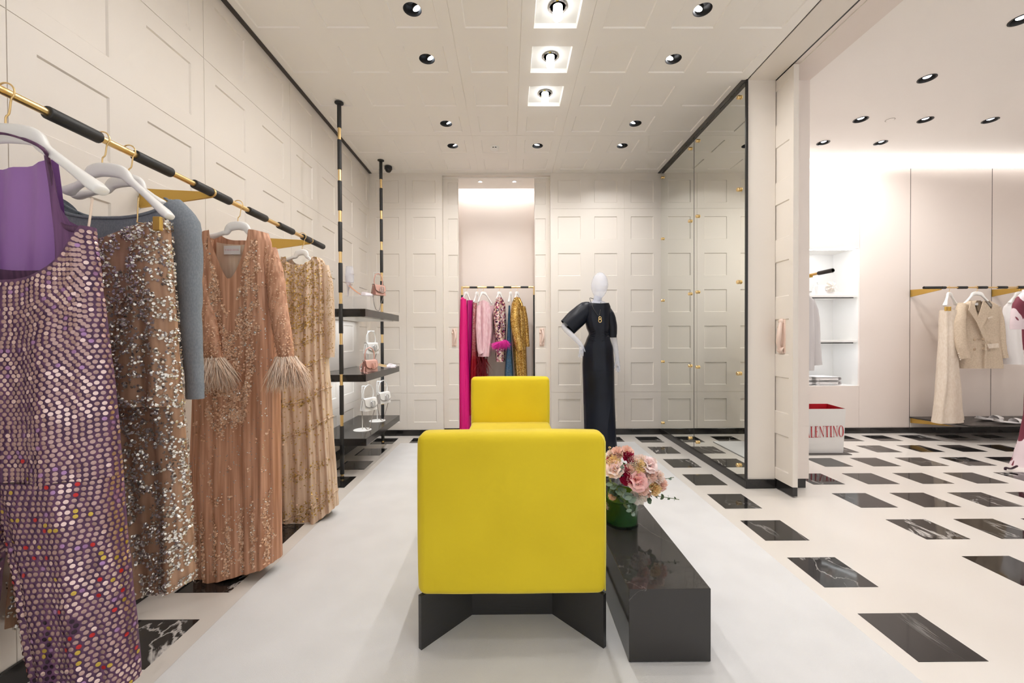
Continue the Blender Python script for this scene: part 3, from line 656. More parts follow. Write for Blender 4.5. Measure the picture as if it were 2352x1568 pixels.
# ------------------------------------------------------------------ hanging garments
def interp(tab, z):
    """tab: rows sorted by falling z: (z, a, b, ...)"""
    if z >= tab[0][0]: return tab[0][1:]
    for p, q in zip(tab, tab[1:]):
        if z >= q[0]:
            t = (p[0]-z)/max(1e-9, p[0]-q[0]); t = t*t*(3-2*t)*.5 + t*.5
            return [x+(y-x)*t for x, y in zip(p[1:], q[1:])]
    return tab[-1][1:]
class Body:
    """a hung garment as a soft tube: outline measured on plane Y, own depth and folds"""
    def __init__(s, Y, outline, depth, folds=((7, .010, 0.),), top=None, bot=None, seed=0, sq=.75, skew=0.0, grow=1.0, d0=.6):
        s.Y = Y; tab = []
        for py, pl, pr in outline:
            a, b = at(pl, py, Y), at(pr, py, Y); tab.append(((a.z+b.z)/2, a.x, b.x))
        s.tab = tab; s.depth = depth; s.folds = folds; s.topf = top; s.botf = bot; s.seed = seed; s.sq = sq; s.skew = skew; s.grow = grow; s.d0 = d0
        s.z0, s.z1 = tab[0][0], tab[-1][0]
    def pos(s, th, t, out=0.0):
        c, sn = math.cos(th), math.sin(th)
        zt = s.z0 + (s.topf(c, sn) if s.topf else 0); zb = s.z1 + (s.botf(c, sn) if s.botf else 0)
        z = zt + (zb-zt)*t; xl, xr = interp(s.tab, z)
        q = lambda v: math.copysign(abs(v)**s.sq, v)
        f = 0.0; tt = min(1, max(0, t))
        for n, a, ph in s.folds:
            f += a*math.sin(n*th + ph + 1.3*noise.noise(Vector((s.seed, z*1.7, n))))*(.35 + .65*tt**s.grow)
        f += .006*noise.noise(Vector((c*2.5+s.seed, sn*2.5, z*3)))
        hw = (xr-xl)/2; dd = s.depth*(s.d0 + (1-s.d0)*tt)
        x = (xl+xr)/2 + (hw + f*.25 + out)*q(c); y = s.Y + s.skew*c + (dd + f + out)*q(sn)
        return Vector((x, y, z))
    def normal(s, th, t):
        e = 1e-3; a = s.pos(th+e, t)-s.pos(th-e, t); b = s.pos(th, t+e)-s.pos(th, t-e); n = a.cross(b)
        n.normalize(); c = s.pos(th, t); ctr = Vector((sum(interp(s.tab, c.z))/2, s.Y, c.z))
        return n if n.dot(c-ctr) > 0 else -n
    def mesh(s, nth=96, nz=60, close_top=False):
        return MB().rings([[s.pos(2*PI*i/nth, j/nz) for i in range(nth)] for j in range(nz+1)], close_top, False)
    def front(s, u, t, out=0.0):
        """u 0..1 across the side that faces the shop"""
        x = max(-1, min(1, 2*u-1)); th = 2*PI - math.acos(math.copysign(abs(x)**(1/s.sq), x)); return s.pos(th, t, out), s.normal(th, t)
def sleeve(path, radii, seed=0, flat=.7, n=24, amp=.004):
    pts = catmull(path, 5); rr = []
    for i in range(len(pts)):
        u = i/(len(pts)-1)*(len(radii)-1); k = min(int(u), len(radii)-2); rr.append(radii[k]+(radii[k+1]-radii[k])*(u-k))
    mb = MB().tube(pts, rr, n, cap=False, flat=flat, upv=(0, 1, 0))
    mb.v = [tuple(Vector(v) + Vector((noise.noise(Vector(v)*22+Vector((seed, 0, 0))), noise.noise(Vector(v)*22+Vector((0, seed, 5))), 0))*amp) for v in mb.v]
    return mb
def strands(c0s, dirs, length, nper, spread, rad=.0011, rnd=None, sag=.35):
    """feather trim: many curved thin barbs"""
    rnd = rnd or random; mb = MB()
    for c, d in zip(c0s, dirs):
        for _ in range(nper):
            mb.cur = rnd.randrange(2)
            v = (Vector(d) + Vector((rnd.gauss(0, spread), rnd.gauss(0, spread), rnd.gauss(0, spread)*.6))).normalized(); L = length*rnd.uniform(.55, 1.1)
            p0 = Vector(c) + Vector((rnd.gauss(0, .004), rnd.gauss(0, .004), rnd.gauss(0, .004))); p1 = p0 + v*L*.55; p2 = p0 + v*L + Vector((rnd.gauss(0, .008), rnd.gauss(0, .008), -L*sag*rnd.random()))
            mb.tube(bez(p0, p1, p2, 4), [rad*1.6, rad*1.5, rad*1.2, rad*.8, rad*.2], 3, cap=False)
    return mb
LG = 'clothes hanging on the left brass rail'; HG = 'white hangers on the left brass rail'

# --- purple paillette jumpsuit, nearest
Y1 = 1.16
rod1 = (RX, 1.165, RZ)
hanger((RX, Y1, RZ), (at(-190, 470, Y1), at(236, 440, Y1)), 'large white hanger holding the purple paillette jumpsuit', HG, thick=.026, hook_h=.085)
js = empty('sequin_jumpsuit', at(60, 1540, Y1), 'purple jumpsuit covered in round rose paillettes, nearest the camera', 'jumpsuit', LG)
def top1(c, sn):      # scooped front, high sides
    return -.155*max(0, 1-(abs(c)/.92)**2.6) if sn < .2 else -.115*max(0, 1-(abs(c)/.9)**2.4)
B1 = Body(Y1, [(522, -170, 212), (640, -185, 224), (760, -192, 238), (900, -197, 251), (1000, -200, 258), (1096, -203, 265)], .075, ((5, .012, .4), (11, .006, 1.)), top=top1, seed=3, grow=.6)
B1L = Body(Y1, [(1090, 8, 264), (1200, 42, 272), (1350, 72, 285), (1450, 88, 295), (1545, 106, 303), (1590, 112, 303)], .074, ((4, .012, 1.2), (9, .007, 0.)), bot=lambda c, s_: .028*c, seed=5, d0=1.0)
B1R = Body(Y1, [(1090, -205, 30), (1200, -208, 2), (1350, -210, -30), (1590, -212, -60)], .074, ((4, .012, 1.2), (9, .007, 0.)), seed=8, d0=1.0)
MB_all = B1.mesh(112, 56)
MB_all.build('bodice', 'purplemesh', js, 180)
B1L.mesh(80, 40).build('trouser_leg', 'purplemesh', js, 180); B1R.mesh(64, 30).build('trouser_leg', 'purplemesh', js, 180)
# lining seen through the neckline, halter band and straps
ln = MB(); rows = []
for j in range(15):
    t = j/14; row = []
    for i in range(25):
        u = i/24; px = -150 + u*278 + 30*t*(u-.5); py = 388 + 205*t + (34*(1-t))*math.cos((u-.5)*2*PI*.9)*-.2
        xc = abs(u-.5)*2; py = (362 + (1-xc**2)*26)*(1-t) + (650)*t
        if u > .92: px += 22*t
        p = at(px, py, Y1+.055); p.y += .006*math.sin(i*1.1+t*2); row.append(p)
    rows.append(row)
MB().rings(rows, False, False, False).build('back_lining', 'lining', js, 180)
hb = catmull([at(-60, 312, Y1-.03), at(0, 306, Y1-.03), at(50, 318, Y1-.03), at(84, 332, Y1-.03), at(104, 348, Y1-.02), at(112, 372, Y1+.03), at(122, 420, Y1+.045), at(132, 480, Y1+.05), at(150, 520, Y1+.04), at(190, 528, Y1+.0)], 6)
MB().tube(hb, [.006]*13 + [.009]*(len(hb)-13), 8, flat=.5).build('halter_band', 'purplemesh', js, 180)
sp = [((100, 352), (113, 346)), ((106, 392), (121, 392)), ((112, 430), (129, 440)), ((116, 465), (140, 480)), ((120, 500), (160, 508)), ((124, 535), (186, 522)), ((126, 575), (206, 530)), ((126, 610), (212, 560))]
rows = [[at(a[0]+(b[0]-a[0])*q/6, a[1]+(b[1]-a[1])*q/6, Y1+.045-.05*(q/6)**2*(i_/7)) for q in range(7)] for i_, (a, b) in enumerate(sp)]
MB().rings(rows, False, False, False).build('sheer_side_panel', 'purplesheer', js, 180)
MB().tube(catmull([at(212, 455, Y1), at(208, 490, Y1), at(203, 525, Y1)], 5), .0028, 6).build('loop', 'feathertanlight', js, 180)
rnd = random.Random(4)
seq = []      # (pos, normal, colour)
def lay_sequins(B, pitch, u0, u1, tmax=1.0, tmin=0.0, fn=None):
    zs = (B.z0-B.z1); nr = int(zs/pitch)
    for j in range(nr):
        t = tmin + (tmax-tmin)*(j+.5)/nr; th0, th1 = PI+PI*u0, PI+PI*u1; th = th0; last = B.pos(th, t); k = 0
        acc = 0.0 if j % 2 else pitch*.5
        while th < th1:
            th += .012; p = B.pos(th, t); acc += (p-last).length; last = p
            if acc >= pitch:
                acc = 0; q = B.pos(th, t, .0016); seq.append((q, B.normal(th, t), fn(q) if fn else 0))
def scol(p):
    g = noise.noise(Vector((p.x*9, 1.7, p.z*7))); h = rnd.random()
    if p.z < .95 and h < .035: return 2
    if p.z < .9 and .05 < h < .08: return 3
    if p.z < .62 and noise.noise(Vector((p.x*34, 4.2, p.z*5))) > .33: return 4
    return 1 if (g > .15 and h < .55) or h < .10 else (5 if h > .95 else 0)
lay_sequins(B1, .0146, .28, 1.06, .998, .012, scol); lay_sequins(B1L, .0146, -.04, 1.06, 1.0, .0, scol); lay_sequins(B1R, .0146, .55, 1.06, 1.0, .0, scol)
vis = [s_ for s_ in seq if s_[1].y < .25]
def inview(p):
    d = p - Vector((0, 0, EYE)); w_ = d.dot(AF); x = 1176 + F*d.dot(AR)/w_; y = 784 - F*d.dot(AU)/w_; return 0 < x < 2352 and 0 < y < 1568
shown = sorted((s_ for s_ in vis if inview(s_[0])), key=lambda s_: s_[0].length)
SEQM = ['sequinrose', 'sequinpale', 'sequinred', 'sequingold', 'sequinplum', 'sequinlilac']
single = set(id(s_) for s_ in shown[::max(1, len(shown)//300)][:300])
sm = [MB().disc((0, 0, 0), (0, 0, 1), .0059, 10, .10).mesh('paillette', m_, 180) for m_ in SEQM]
mb = MB()
for s_ in vis:
    p, n_, c_ = s_; n2 = (n_ + Vector((rnd.gauss(0, .09), 0, rnd.gauss(0, .09)))).normalized()
    if id(s_) in single:
        o = bpy.data.objects.new('paillette', sm[c_]); COL.objects.link(o); o.parent = js; o.location = p - ORG[js]; o.rotation_euler = n2.to_track_quat('Z', 'Y').to_euler()
    else:
        mb.cur = c_; mb.disc(p, n2, .0059, 8, .10)
mb.build('paillettes', SEQM, js, 180, kind='stuff')

# --- bronze trousers with silver paillettes
Y2 = 1.432
h2 = hanger((RX, Y2, RZ), (at(150, 442, Y2), at(392, 500, Y2)), 'white hanger with brass clip bar carrying the silver paillette trousers', HG, thick=.023)
bar = catmull([at(318, 450, Y2), at(316, 500, Y2), at(320, 512, Y2), at(374, 514, Y2), at(376, 495, Y2)], 4)
MB().tube(bar, .0022, 6).build('clip_bar', 'gold', h2, 180)
ca, cb = at(354, 498, Y2-.05), at(372, 530, Y2-.05)
MB().bbox((ca.x, ca.y-.008, cb.z), (cb.x, ca.y+.006, ca.z), .002, 1).build('clip', 'brassmatte', h2)
tr = empty('sequin_trousers', at(330, 1365, Y2), 'bronze trousers scattered with silver paillettes, clipped to a hanger', 'trousers', LG)
B2 = Body(Y2, [(528, 206, 388), (640, 202, 394), (760, 200, 402), (880, 196, 410), (930, 190, 414)], .055, ((6, .010, .3), (13, .005, 1.)), top=lambda c, s_: .030*c - .03*max(0, 1-abs(c+.35)*2.2), seed=12)
B2R = Body(Y2, [(915, 236, 413), (1000, 262, 422), (1130, 288, 430), (1250, 300, 437), (1348, 322, 440)], .05, ((5, .010, .3), (11, .006, 1.)), bot=lambda c, s_: .022*c, seed=13)
B2L = Body(Y2, [(915, 130, 258), (1000, 110, 220), (1130, 70, 190), (1250, 48, 160), (1420, 40, 130)], .05, ((5, .010, .3), (11, .006, 1.)), seed=14)
B2.mesh(88, 30).build('waist', 'bronzecloth', tr, 180); B2R.mesh(72, 36).build('trouser_leg', 'bronzecloth', tr, 180); B2L.mesh(60, 30).build('trouser_leg', 'bronzecloth', tr, 180)
mb = MB()
for B, cnt in ((B2, 3600), (B2R, 3200), (B2L, 1300)):
    for _ in range(cnt):
        t = rnd.random(); p, n_ = B.front(rnd.uniform(0, 1), t, .002)
        if rnd.random() < .12: th = rnd.uniform(-.25, .3); p = B.pos(th, t, .002); n_ = B.normal(th, t)
        if noise.noise(p*22) < -.3: continue
        mb.cur = 0 if rnd.random() < .72 else 1
        n2 = (n_ + Vector((rnd.gauss(0, .5), rnd.gauss(0, .3), rnd.gauss(0, .5)))).normalized(); r_ = rnd.uniform(.0026, .0056)
        mb.disc(p + n_*.002, n2, r_, 7, .25)
mb.build('silver_paillettes', ['silver', 'silverdark'], tr, 180, kind='stuff')

# --- grey sweater behind it
Y3 = 1.565
hanger((RX, 1.53, RZ), (at(170, 450, 1.53), at(376, 470, 1.53)), 'white hanger inside the grey sweater', HG, thick=.022)
sw = empty('grey_sweater', at(440, 915, Y3), 'plain grey knitted sweater hanging behind the silver paillette trousers', 'sweater', LG)
B3 = Body(Y3, [(452, 122, 372), (470, 110, 420), (520, 100, 432), (600, 98, 424), (760, 100, 416), (900, 104, 412)], .06, ((5, .008, .2), (9, .004, 1.)), top=lambda c, s_: -.075*max(0, 1-(abs(c)/.95)**2.) - (.012 if s_ < 0 else 0), seed=21)
B3.mesh(88, 44).build('body', 'greyknit', sw, 180)
nb = [B3.pos(2*PI*i/60, .006, .002) for i in range(61)]
MB().tube(nb, .006, 8, flat=.5).build('neck_band', 'greyknit', sw, 180)
MB_s = sleeve([at(392, 480, Y3), at(424, 520, Y3-.005), at(432, 600, Y3-.01), at(436, 720, Y3-.012), at(444, 840, Y3-.01), at(447, 882, Y3-.01)], [.052, .056, .050, .042, .035, .033], 2); MB_s.build('sleeve', 'greyknit', sw, 180)
MB().tube([at(447, 880, Y3-.01), at(447.5, 898, Y3-.01), at(447.5, 915, Y3-.01)], [.0335, .033, .033], 24, cap=False, flat=.7, upv=(0, 1, 0)).build('cuff', 'greyknit', sw, 180)
sleeve([at(150, 470, Y3), at(112, 520, Y3), at(100, 640, Y3), at(100, 800, Y3), at(104, 900, Y3)], [.05, .055, .05, .04, .034], 6).build('sleeve', 'greyknit', sw, 180)

# --- copper embroidered dress with feather cuffs
Y4 = 2.14
hanger((RX, Y4, RZ), (at(480, 545, Y4), at(608, 572, Y4)), 'white hanger inside the copper embroidered dress', HG, thick=.022)
dr = empty('embroidered_dress', at(550, 1300, Y4), 'copper embroidered long dress with V-neck and feather cuffs', 'dress', LG)
def top4(c, sn):
    if sn < .05: return -.275*max(0, 1-abs(c+.02)/.52)**1.05 - .02*abs(c)
    return -.045*max(0, 1-(abs(c)/.6)**2) - .02*abs(c)
B4 = Body(Y4, [(527, 468, 612), (560, 462, 622), (640, 462, 626), (760, 458, 634), (900, 448, 640), (1050, 445, 641), (1200, 450, 642), (1300, 455, 643)], .085, ((6, .012, .3), (15, .007, 1.), (29, .003, .5)), top=top4, bot=lambda c, s_: -.02+.065*c, seed=31)
B4.mesh(160, 72).build('gown', 'tancloth', dr, 180)
bk = MB(); rows = []
for j in range(8):
    row = []
    for i in range(13):
        u = i/12; p = at(497 + u*98, 556 + 95*j/7 + 6*math.sin(u*PI), Y4+.032); p.y += .004*math.sin(i); row.append(p)
    rows.append(row)
MB().rings(rows, False, False, False).build('back_lining', 'tanlight', dr, 180)
def letters(text, M, h, mb=None):
    T, t = .16, .05; G = {
     'V': (.86, [[(.05, 1), (.24, 1), (.46, .14), (.44, 0), (.40, 0)], [(.72, 1), (.78, 1), (.46, 0), (.41, 0)], [(0, .965), (.30, .965), (.30, 1), (0, 1)], [(.60, .965), (.86, .965), (.86, 1), (.60, 1)]]),
     'A': (.86, [[(.08, 0), (.14, 0), (.46, .92), (.43, 1)], [(.40, 1), (.48, 1), (.80, 0), (.61, 0)], [(.22, .32), (.66, .32), (.66, .36), (.22, .36)], [(0, 0), (.25, 0), (.25, .035), (0, .035)], [(.54, 0), (.86, 0), (.86, .035), (.54, .035)]]),
     'L': (.66, [[(.10, 0), (.27, 0), (.27, 1), (.10, 1)], [(0, 0), (.62, 0), (.62, .04), (0, .04)], [(.58, 0), (.62, 0), (.64, .28), (.60, .2)], [(0, .965), (.37, .965), (.37, 1), (0, 1)]]),
     'E': (.66, [[(.10, 0), (.27, 0), (.27, 1), (.10, 1)], [(0, 0), (.60, 0), (.60, .04), (0, .04)], [(0, .96), (.58, .96), (.58, 1), (0, 1)], [(.27, .50), (.46, .50), (.46, .54), (.27, .54)], [(.56, 0), (.60, 0), (.62, .26), (.58, .2)], [(.54, 1), (.58, 1), (.58, .76), (.55, .82)], [(.43, .40), (.46, .40), (.46, .64), (.43, .64)]]),
     'N': (.88, [[(.11, 0), (.16, 0), (.16, .95), (.11, .95)], [(.02, 1), (.22, 1), (.76, .06), (.74, 0), (.70, 0), (.10, .95)], [(.71, 0), (.76, 0), (.76, 1), (.71, 1)], [(0, 0), (.27, 0), (.27, .035), (0, .035)], [(.60, .965), (.87, .965), (.87, 1), (.60, 1)]]),
     'T': (.76, [[(.29, 0), (.46, 0), (.46, 1), (.29, 1)], [(.02, .96), (.73, .96), (.73, 1), (.02, 1)], [(.02, .96), (.02, .72), (.05, .80), (.07, .96)], [(.73, .96), (.73, .72), (.70, .80), (.68, .96)], [(.18, 0), (.57, 0), (.57, .035), (.18, .035)]]),
     'I': (.42, [[(.10, 0), (.27, 0), (.27, 1), (.10, 1)], [(0, 0), (.37, 0), (.37, .035), (0, .035)], [(0, .965), (.37, .965), (.37, 1), (0, 1)]])}
    mb = mb or MB(); x = 0
    for c in text:
        if c == 'O':
            n = 28; o = [(.45+.44*math.cos(2*PI*k/n), .5+.52*math.sin(2*PI*k/n)) for k in range(n)]; i_ = [(.45+.27*math.cos(2*PI*k/n), .5+.485*math.sin(2*PI*k/n)) for k in range(n)]
            mb.rings([[M @ Vector(((x+p[0])*h, 0, p[1]*h)) for p in o], [M @ Vector(((x+p[0])*h, 0, p[1]*h)) for p in i_]], False, False); x += .98; continue
        wd, polys = G[c]
        for p in polys: mb.add([M @ Vector(((x+a)*h, 0, b*h)) for a, b in p], [tuple(range(len(p)))])
        x += wd + .09
    return mb, x*h
la, lb = at(514, 564, Y4+.02), at(552, 584, Y4+.02)
lbl = MB().box((la.x, la.y, lb.z), (lb.x, la.y+.002, la.z)).build('brand_label', 'paper', dr)
_, wd = letters('VALENTINO', Matrix.Identity(4), 1.0); hh = (lb.x-la.x)*.86/wd
mb, _ = letters('VALENTINO', Matrix.Translation((la.x+(lb.x-la.x)*.07, la.y-.0008, lb.z+(la.z-lb.z)*.40)), hh); mb.build('lettering', 'pinkink', lbl)
SLV = []
for s_, pts, cu in ((0, [(470, 545), (462, 620), (470, 700), (482, 770), (492, 826)], (494, 828)), (1, [(616, 575), (632, 640), (640, 710), (650, 770), (657, 824)], (658, 826))):
    yo = [0, -.02, -.05, -.075, -.085]
    P_ = [at(p[0], p[1], Y4+yo[i]) for i, p in enumerate(pts)]
    sl = sleeve(P_, [.046, .048, .047, .045, .040], 4+s_, .62).build('sleeve', 'tancloth', dr, 180)
    SLV.append(catmull(P_, 8))
    c = P_[-1]; rr = random.Random(40+s_); c0 = [c + Vector((.045*math.cos(a), .028*math.sin(a), .004)) for a in [2*PI*k/26 for k in range(26)]]
    dd = [Vector((.30*math.cos(2*PI*k/26)+(.18), .28*math.sin(2*PI*k/26), -1)) for k in range(26)]
    strands(c0, dd, .135, 34, .17, .0021, rr).build('feather_cuff', ['feathertan', 'feathertanlight'], dr, 180, kind='stuff')
mb = MB(); rr = random.Random(9)
def blossom(B, u, t, k, sz):
    for _ in range(k):
        uu = u + rr.gauss(0, sz); tt = t + rr.gauss(0, sz*.45)
        if not (.02 < uu < .99 and 0.01 < tt < .995): continue
        p, n_ = B.front(uu, tt, .003)
        if B is B4 and at(548, 650, Y4).z < p.z and abs((p.x-at(546, 600, Y4).x)) < .10*(p.z-at(548, 655, Y4).z)/.24: continue
        mb.cur = rr.choice((0, 0, 1, 2) if rr.random() < .25 else (0, 1))
        n2 = (n_ + Vector((rr.gauss(0, .5), 0, rr.gauss(0, .5)))).normalized(); mb.disc(p, n2, rr.uniform(.003, .0062), 5, .35)
for s_ in (.25, .75):
    for k in range(46): blossom(B4, s_ + rr.gauss(0, .09) + (.12 if s_ < .5 else -.12)*min(1, k/34*1.2), .04+k*.0105, 44, .020)
for k in range(40): blossom(B4, .5+rr.gauss(0, .06), .20+k*.008, 34, .022)
for k in range(7):
    u = .08+k*.14
    for j in range(16): blossom(B4, u+rr.gauss(0, .012), .80+j*.012, 18 if j > 3 else 9, .012)
for k in range(70): blossom(B4, rr.uniform(.05, .97), rr.uniform(.15, .97), 8, .012)
for k in range(420):
    p, n_ = B4.front(rr.uniform(.03, .98), rr.uniform(.22, .98), .003); mb.cur = 2; mb.disc(p, n_, .0028, 6, .2)
for sp_ in SLV:
    for _ in range(520):
        q = rr.choice(sp_); a = PI + PI*rr.random(); mb.cur = rr.choice((0, 0, 0, 1, 1)); n_ = Vector((math.cos(a), math.sin(a), rr.gauss(0, .3)))
        mb.disc(q + Vector((.047*math.cos(a), .047*.66*math.sin(a), rr.gauss(0, .008))), n_, rr.uniform(.0028, .005), 5, .35)
mb.build('embroidery', ['copperbead', 'pinkbead', 'silver'], dr, 180, kind='stuff')

# --- champagne beaded tulle dress
Y5 = 2.80
hanger((RX, Y5, RZ), (at(655, 598, Y5), at(722, 604, Y5)), 'white hanger inside the champagne beaded dress', HG, thick=.020)
bd = empty('beaded_dress', at(700, 1200, Y5), 'champagne tulle long dress with gold beading, last on the left rail', 'dress', LG)
B5 = Body(Y5, [(588, 652, 734), (605, 640, 746), (650, 634, 750), (720, 632, 750), (820, 634, 752), (900, 633, 757), (1000, 634, 764), (1100, 635, 771), (1195, 638, 777)], .085, ((9, .010, .3), (19, .015, 1.)), top=lambda c, s_: -.05*max(0, 1-(abs(c)/.62)**2) - .015*abs(c) - (.02*max(0, 1-abs(c)/.6) if s_ < 0 else 0), bot=lambda c, s_: .125*c - .02, seed=44, grow=.5)
B5.mesh(150, 70).build('gown', 'champagne', bd, 180)
sleeve([at(744, 612, Y5), at(753, 660, Y5-.01), at(757, 740, Y5-.012), at(757, 820, Y5-.012)], [.035, .038, .036, .034], 3).build('sleeve', 'champagne', bd, 180)
sleeve([at(645, 612, Y5), at(636, 660, Y5), at(634, 740, Y5-.01), at(636, 800, Y5-.012)], [.03, .034, .03, .028], 7).build('sleeve', 'champagne', bd, 180)
for t in (.30, .40, .52, .64, .94):
    ring = [B5.pos(2*PI*i/120, t, .003) for i in range(121)]
    ring = [p + Vector((0, -.002*math.sin(i*1.9), .004*math.sin(i*2.3))) for i, p in enumerate(ring)]
    MB().tube(ring, .0042, 5, cap=False).build('gathered_band', 'champagne', bd, 180)
mb = MB(); rr = random.Random(17)
for _ in range(8200):
    t = rr.random(); band = max(math.exp(-((t-b)/.016)**2) for b in (.08, .16, .24, .30, .40, .52, .64, .80, .92, .955)); 
    if rr.random() > .10 + (.5 if t < .26 else 0) + .8*band: continue
    p, n_ = B5.front(rr.uniform(.0, 1.0), t, .003); mb.cur = 0 if rr.random() < .8 else 1
    n2 = (n_ + Vector((rr.gauss(0, .5), 0, rr.gauss(0, .5)))).normalized(); mb.disc(p, n2, rr.uniform(.0028, .0068), 5, .3)
for _ in range(220):
    a, l = rr.uniform(0, 2*PI), rr.random(); y = 620 + 195*l; p = at(757 + rr.uniform(-9, 9), y, Y5-.045); mb.cur = 0; mb.octa(p, rr.uniform(.002, .004))
mb.build('gold_beading', ['goldbead', 'pinkbead'], bd, 180, kind='stuff')

# ------------------------------------------------------------------ clothes on the niche rack
NG = 'clothes on the niche rack'; NHG = 'white hangers on the niche rack'
def nhanger(px, tipl, tipr, label):
    return hanger((at(px, 659, RY).x, RY, RZ2), (at(tipl[0], tipl[1], RY-.03), at(tipr[0], tipr[1], RY+.03)), label, NHG, thick=.018, hook_r=.02, hook_h=.05)
nhanger(1071, (1061, 690), (1080, 692), 'white hanger of the magenta gown, leftmost on the niche rack')
nhanger(1096, (1088, 694), (1100, 694), 'white hanger of the red sequin dress in the niche')
nhanger(1109, (1098, 694), (1130, 698), 'white hanger of the pale pink blouse in the niche')
nhanger(1146, (1140, 688), (1158, 696), 'white hanger of the multicoloured sequin dress in the niche')
nhanger(1173, (1168, 694), (1178, 694), 'white hanger of the blue beaded dress in the niche')
nhanger(1187, (1182, 688), (1198, 696), 'white hanger of the gold sequin coat, rightmost on the niche rack')
g = empty('evening_gown', at(1068, 990, RY), 'long magenta gown, leftmost on the niche rack', 'gown', NG)
Body(RY-.13, [(687, 1058, 1071), (720, 1057, 1073), (800, 1055, 1075), (900, 1054, 1078), (1010, 1053, 1080)], .085, ((6, .010, .2), (11, .006, 1.)), seed=51).mesh(64, 40).build('front_drape', 'magenta', g, 180)
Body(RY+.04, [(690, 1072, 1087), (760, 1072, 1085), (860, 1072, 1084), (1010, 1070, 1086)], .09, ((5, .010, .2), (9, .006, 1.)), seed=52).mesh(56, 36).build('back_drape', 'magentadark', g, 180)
MB().tube(catmull([at(1059, 690, RY-.12), at(1063, 683, RY-.05), at(1070, 700, RY-.1)], 5), .012, 8, flat=.6).build('shoulder_strap', 'magenta', g, 180)
g = empty('sequin_dress', at(1092, 930, RY), 'ombre pink to red sequin dress beside the magenta gown', 'dress', NG)
Body(RY-.02, [(696, 1087, 1096), (740, 1085, 1095), (800, 1083, 1096), (850, 1080, 1098), (950, 1076, 1097)], .11, ((5, .008, .2), (9, .005, 1.)), seed=53).mesh(56, 40).build('sheath', 'redsequin', g, 180)
Body(RY+.03, [(800, 1094, 1112), (850, 1094, 1118), (900, 1092, 1122), (950, 1090, 1124)], .10, ((5, .010, .2), (9, .006, 1.)), seed=54).mesh(56, 26).build('skirt', 'redsequin', g, 180)
rr = random.Random(5)
c0 = [at(1094+26*rr.random(), 815+80*rr.random(), RY-.08) for _ in range(60)]
strands(c0, [Vector((rr.gauss(.1, .3), -.2, -1)) for _ in c0], .16, 9, .16, .0012, rr).build('feather_trim', ['featherred', 'featherred'], g, 180, kind='stuff')
g = empty('sheer_blouse', at(1115, 818, RY), 'sheer pale pink blouse with long sleeves on the niche rack', 'blouse', NG)
Body(RY-.04, [(690, 1100, 1122), (720, 1097, 1132), (760, 1096, 1133), (818, 1098, 1126)], .12, ((7, .010, .2), (15, .006, 1.)), top=lambda c, s_: -.03*abs(c), seed=55).mesh(72, 34).build('body', 'palepink', g, 180)
sleeve([at(1128, 702, RY-.02), at(1134, 740, RY), at(1135, 780, RY), at(1132, 800, RY)], [.035, .038, .033, .03], 9).build('sleeve', 'palepink', g, 180)
sleeve([at(1100, 702, RY-.12), at(1099, 750, RY-.16), at(1102, 800, RY-.17), at(1106, 812, RY-.17)], [.03, .036, .036, .034], 8).build('sleeve', 'palepink', g, 180)
g = empty('sequin_dress', at(1150, 830, RY), 'short multicoloured sequin dress with magenta feather cuff', 'dress', NG)
Body(RY-.03, [(684, 1140, 1155), (700, 1136, 1161), (740, 1133, 1163), (790, 1137, 1162), (830, 1138, 1160)], .11, ((5, .008, .2), (11, .005, 1.)), seed=56).mesh(64, 36).build('body', 'multisequin', g, 180)
sleeve([at(1143, 694, RY-.14), at(1142, 730, RY-.17), at(1147, 770, RY-.18), at(1153, 790, RY-.19)], [.042, .044, .04, .036], 5).build('sleeve', 'multisequin', g, 180)
c = at(1156, 784, RY-.2); c0 = [c + Vector((.05*math.cos(a)-.01, .04*math.sin(a), .012*math.cos(a))) for a in [2*PI*k/24 for k in range(24)]]
strands(c0, [Vector((-.55+.5*math.cos(2*PI*k/24), .5*math.sin(2*PI*k/24), -.75)) for k in range(24)], .12, 30, .5, .0014, rr, .2).build('feather_cuff', ['feathermagenta', 'feathermagenta'], g, 180, kind='stuff')
g = empty('beaded_dress', at(1168, 940, RY), 'narrow blue dress with silver beading towards its hem', 'dress', NG)
BB6 = Body(RY-.03, [(702, 1168, 1172), (740, 1166, 1173), (800, 1163, 1176), (860, 1159, 1179), (950, 1156, 1181)], .10, ((5, .007, .2), (9, .004, 1.)), seed=57)
BB6.mesh(56, 40).build('sheath', 'bluesequin', g, 180)
mb = MB()
for _ in range(1000):
    t = rr.random()**.5
    if rr.random() > max(0, (t-.35))*2: continue
    p, n_ = BB6.front(rr.random(), t, .002); mb.disc(p, (n_+Vector((rr.gauss(0, .4), 0, rr.gauss(0, .4)))), .003, 5, .3)
mb.build('silver_beading', 'silver', g, 180, kind='stuff')
g = empty('sequin_coat', at(1192, 940, RY), 'long gold sequin coat, rightmost on the niche rack', 'coat', NG)
Body(RY-.02, [(684, 1181, 1195), (698, 1175, 1201), (740, 1174, 1207), (800, 1178, 1209), (870, 1183, 1211), (950, 1184, 1213)], .12, ((5, .010, .2), (9, .006, 1.)), seed=58).mesh(72, 44).build('body', 'goldsequin', g, 180)
sleeve([at(1184, 698, RY-.15), at(1182, 740, RY-.18), at(1189, 780, RY-.2), at(1195, 804, RY-.2)], [.05, .055, .052, .05], 5).build('sleeve', 'goldsequin', g, 180)
sleeve([at(1201, 704, RY-.02), at(1207, 740, RY-.02), at(1210, 775, RY-.03), at(1212, 796, RY-.04)], [.036, .036, .03, .026], 6).build('sleeve', 'goldsequin', g, 180)
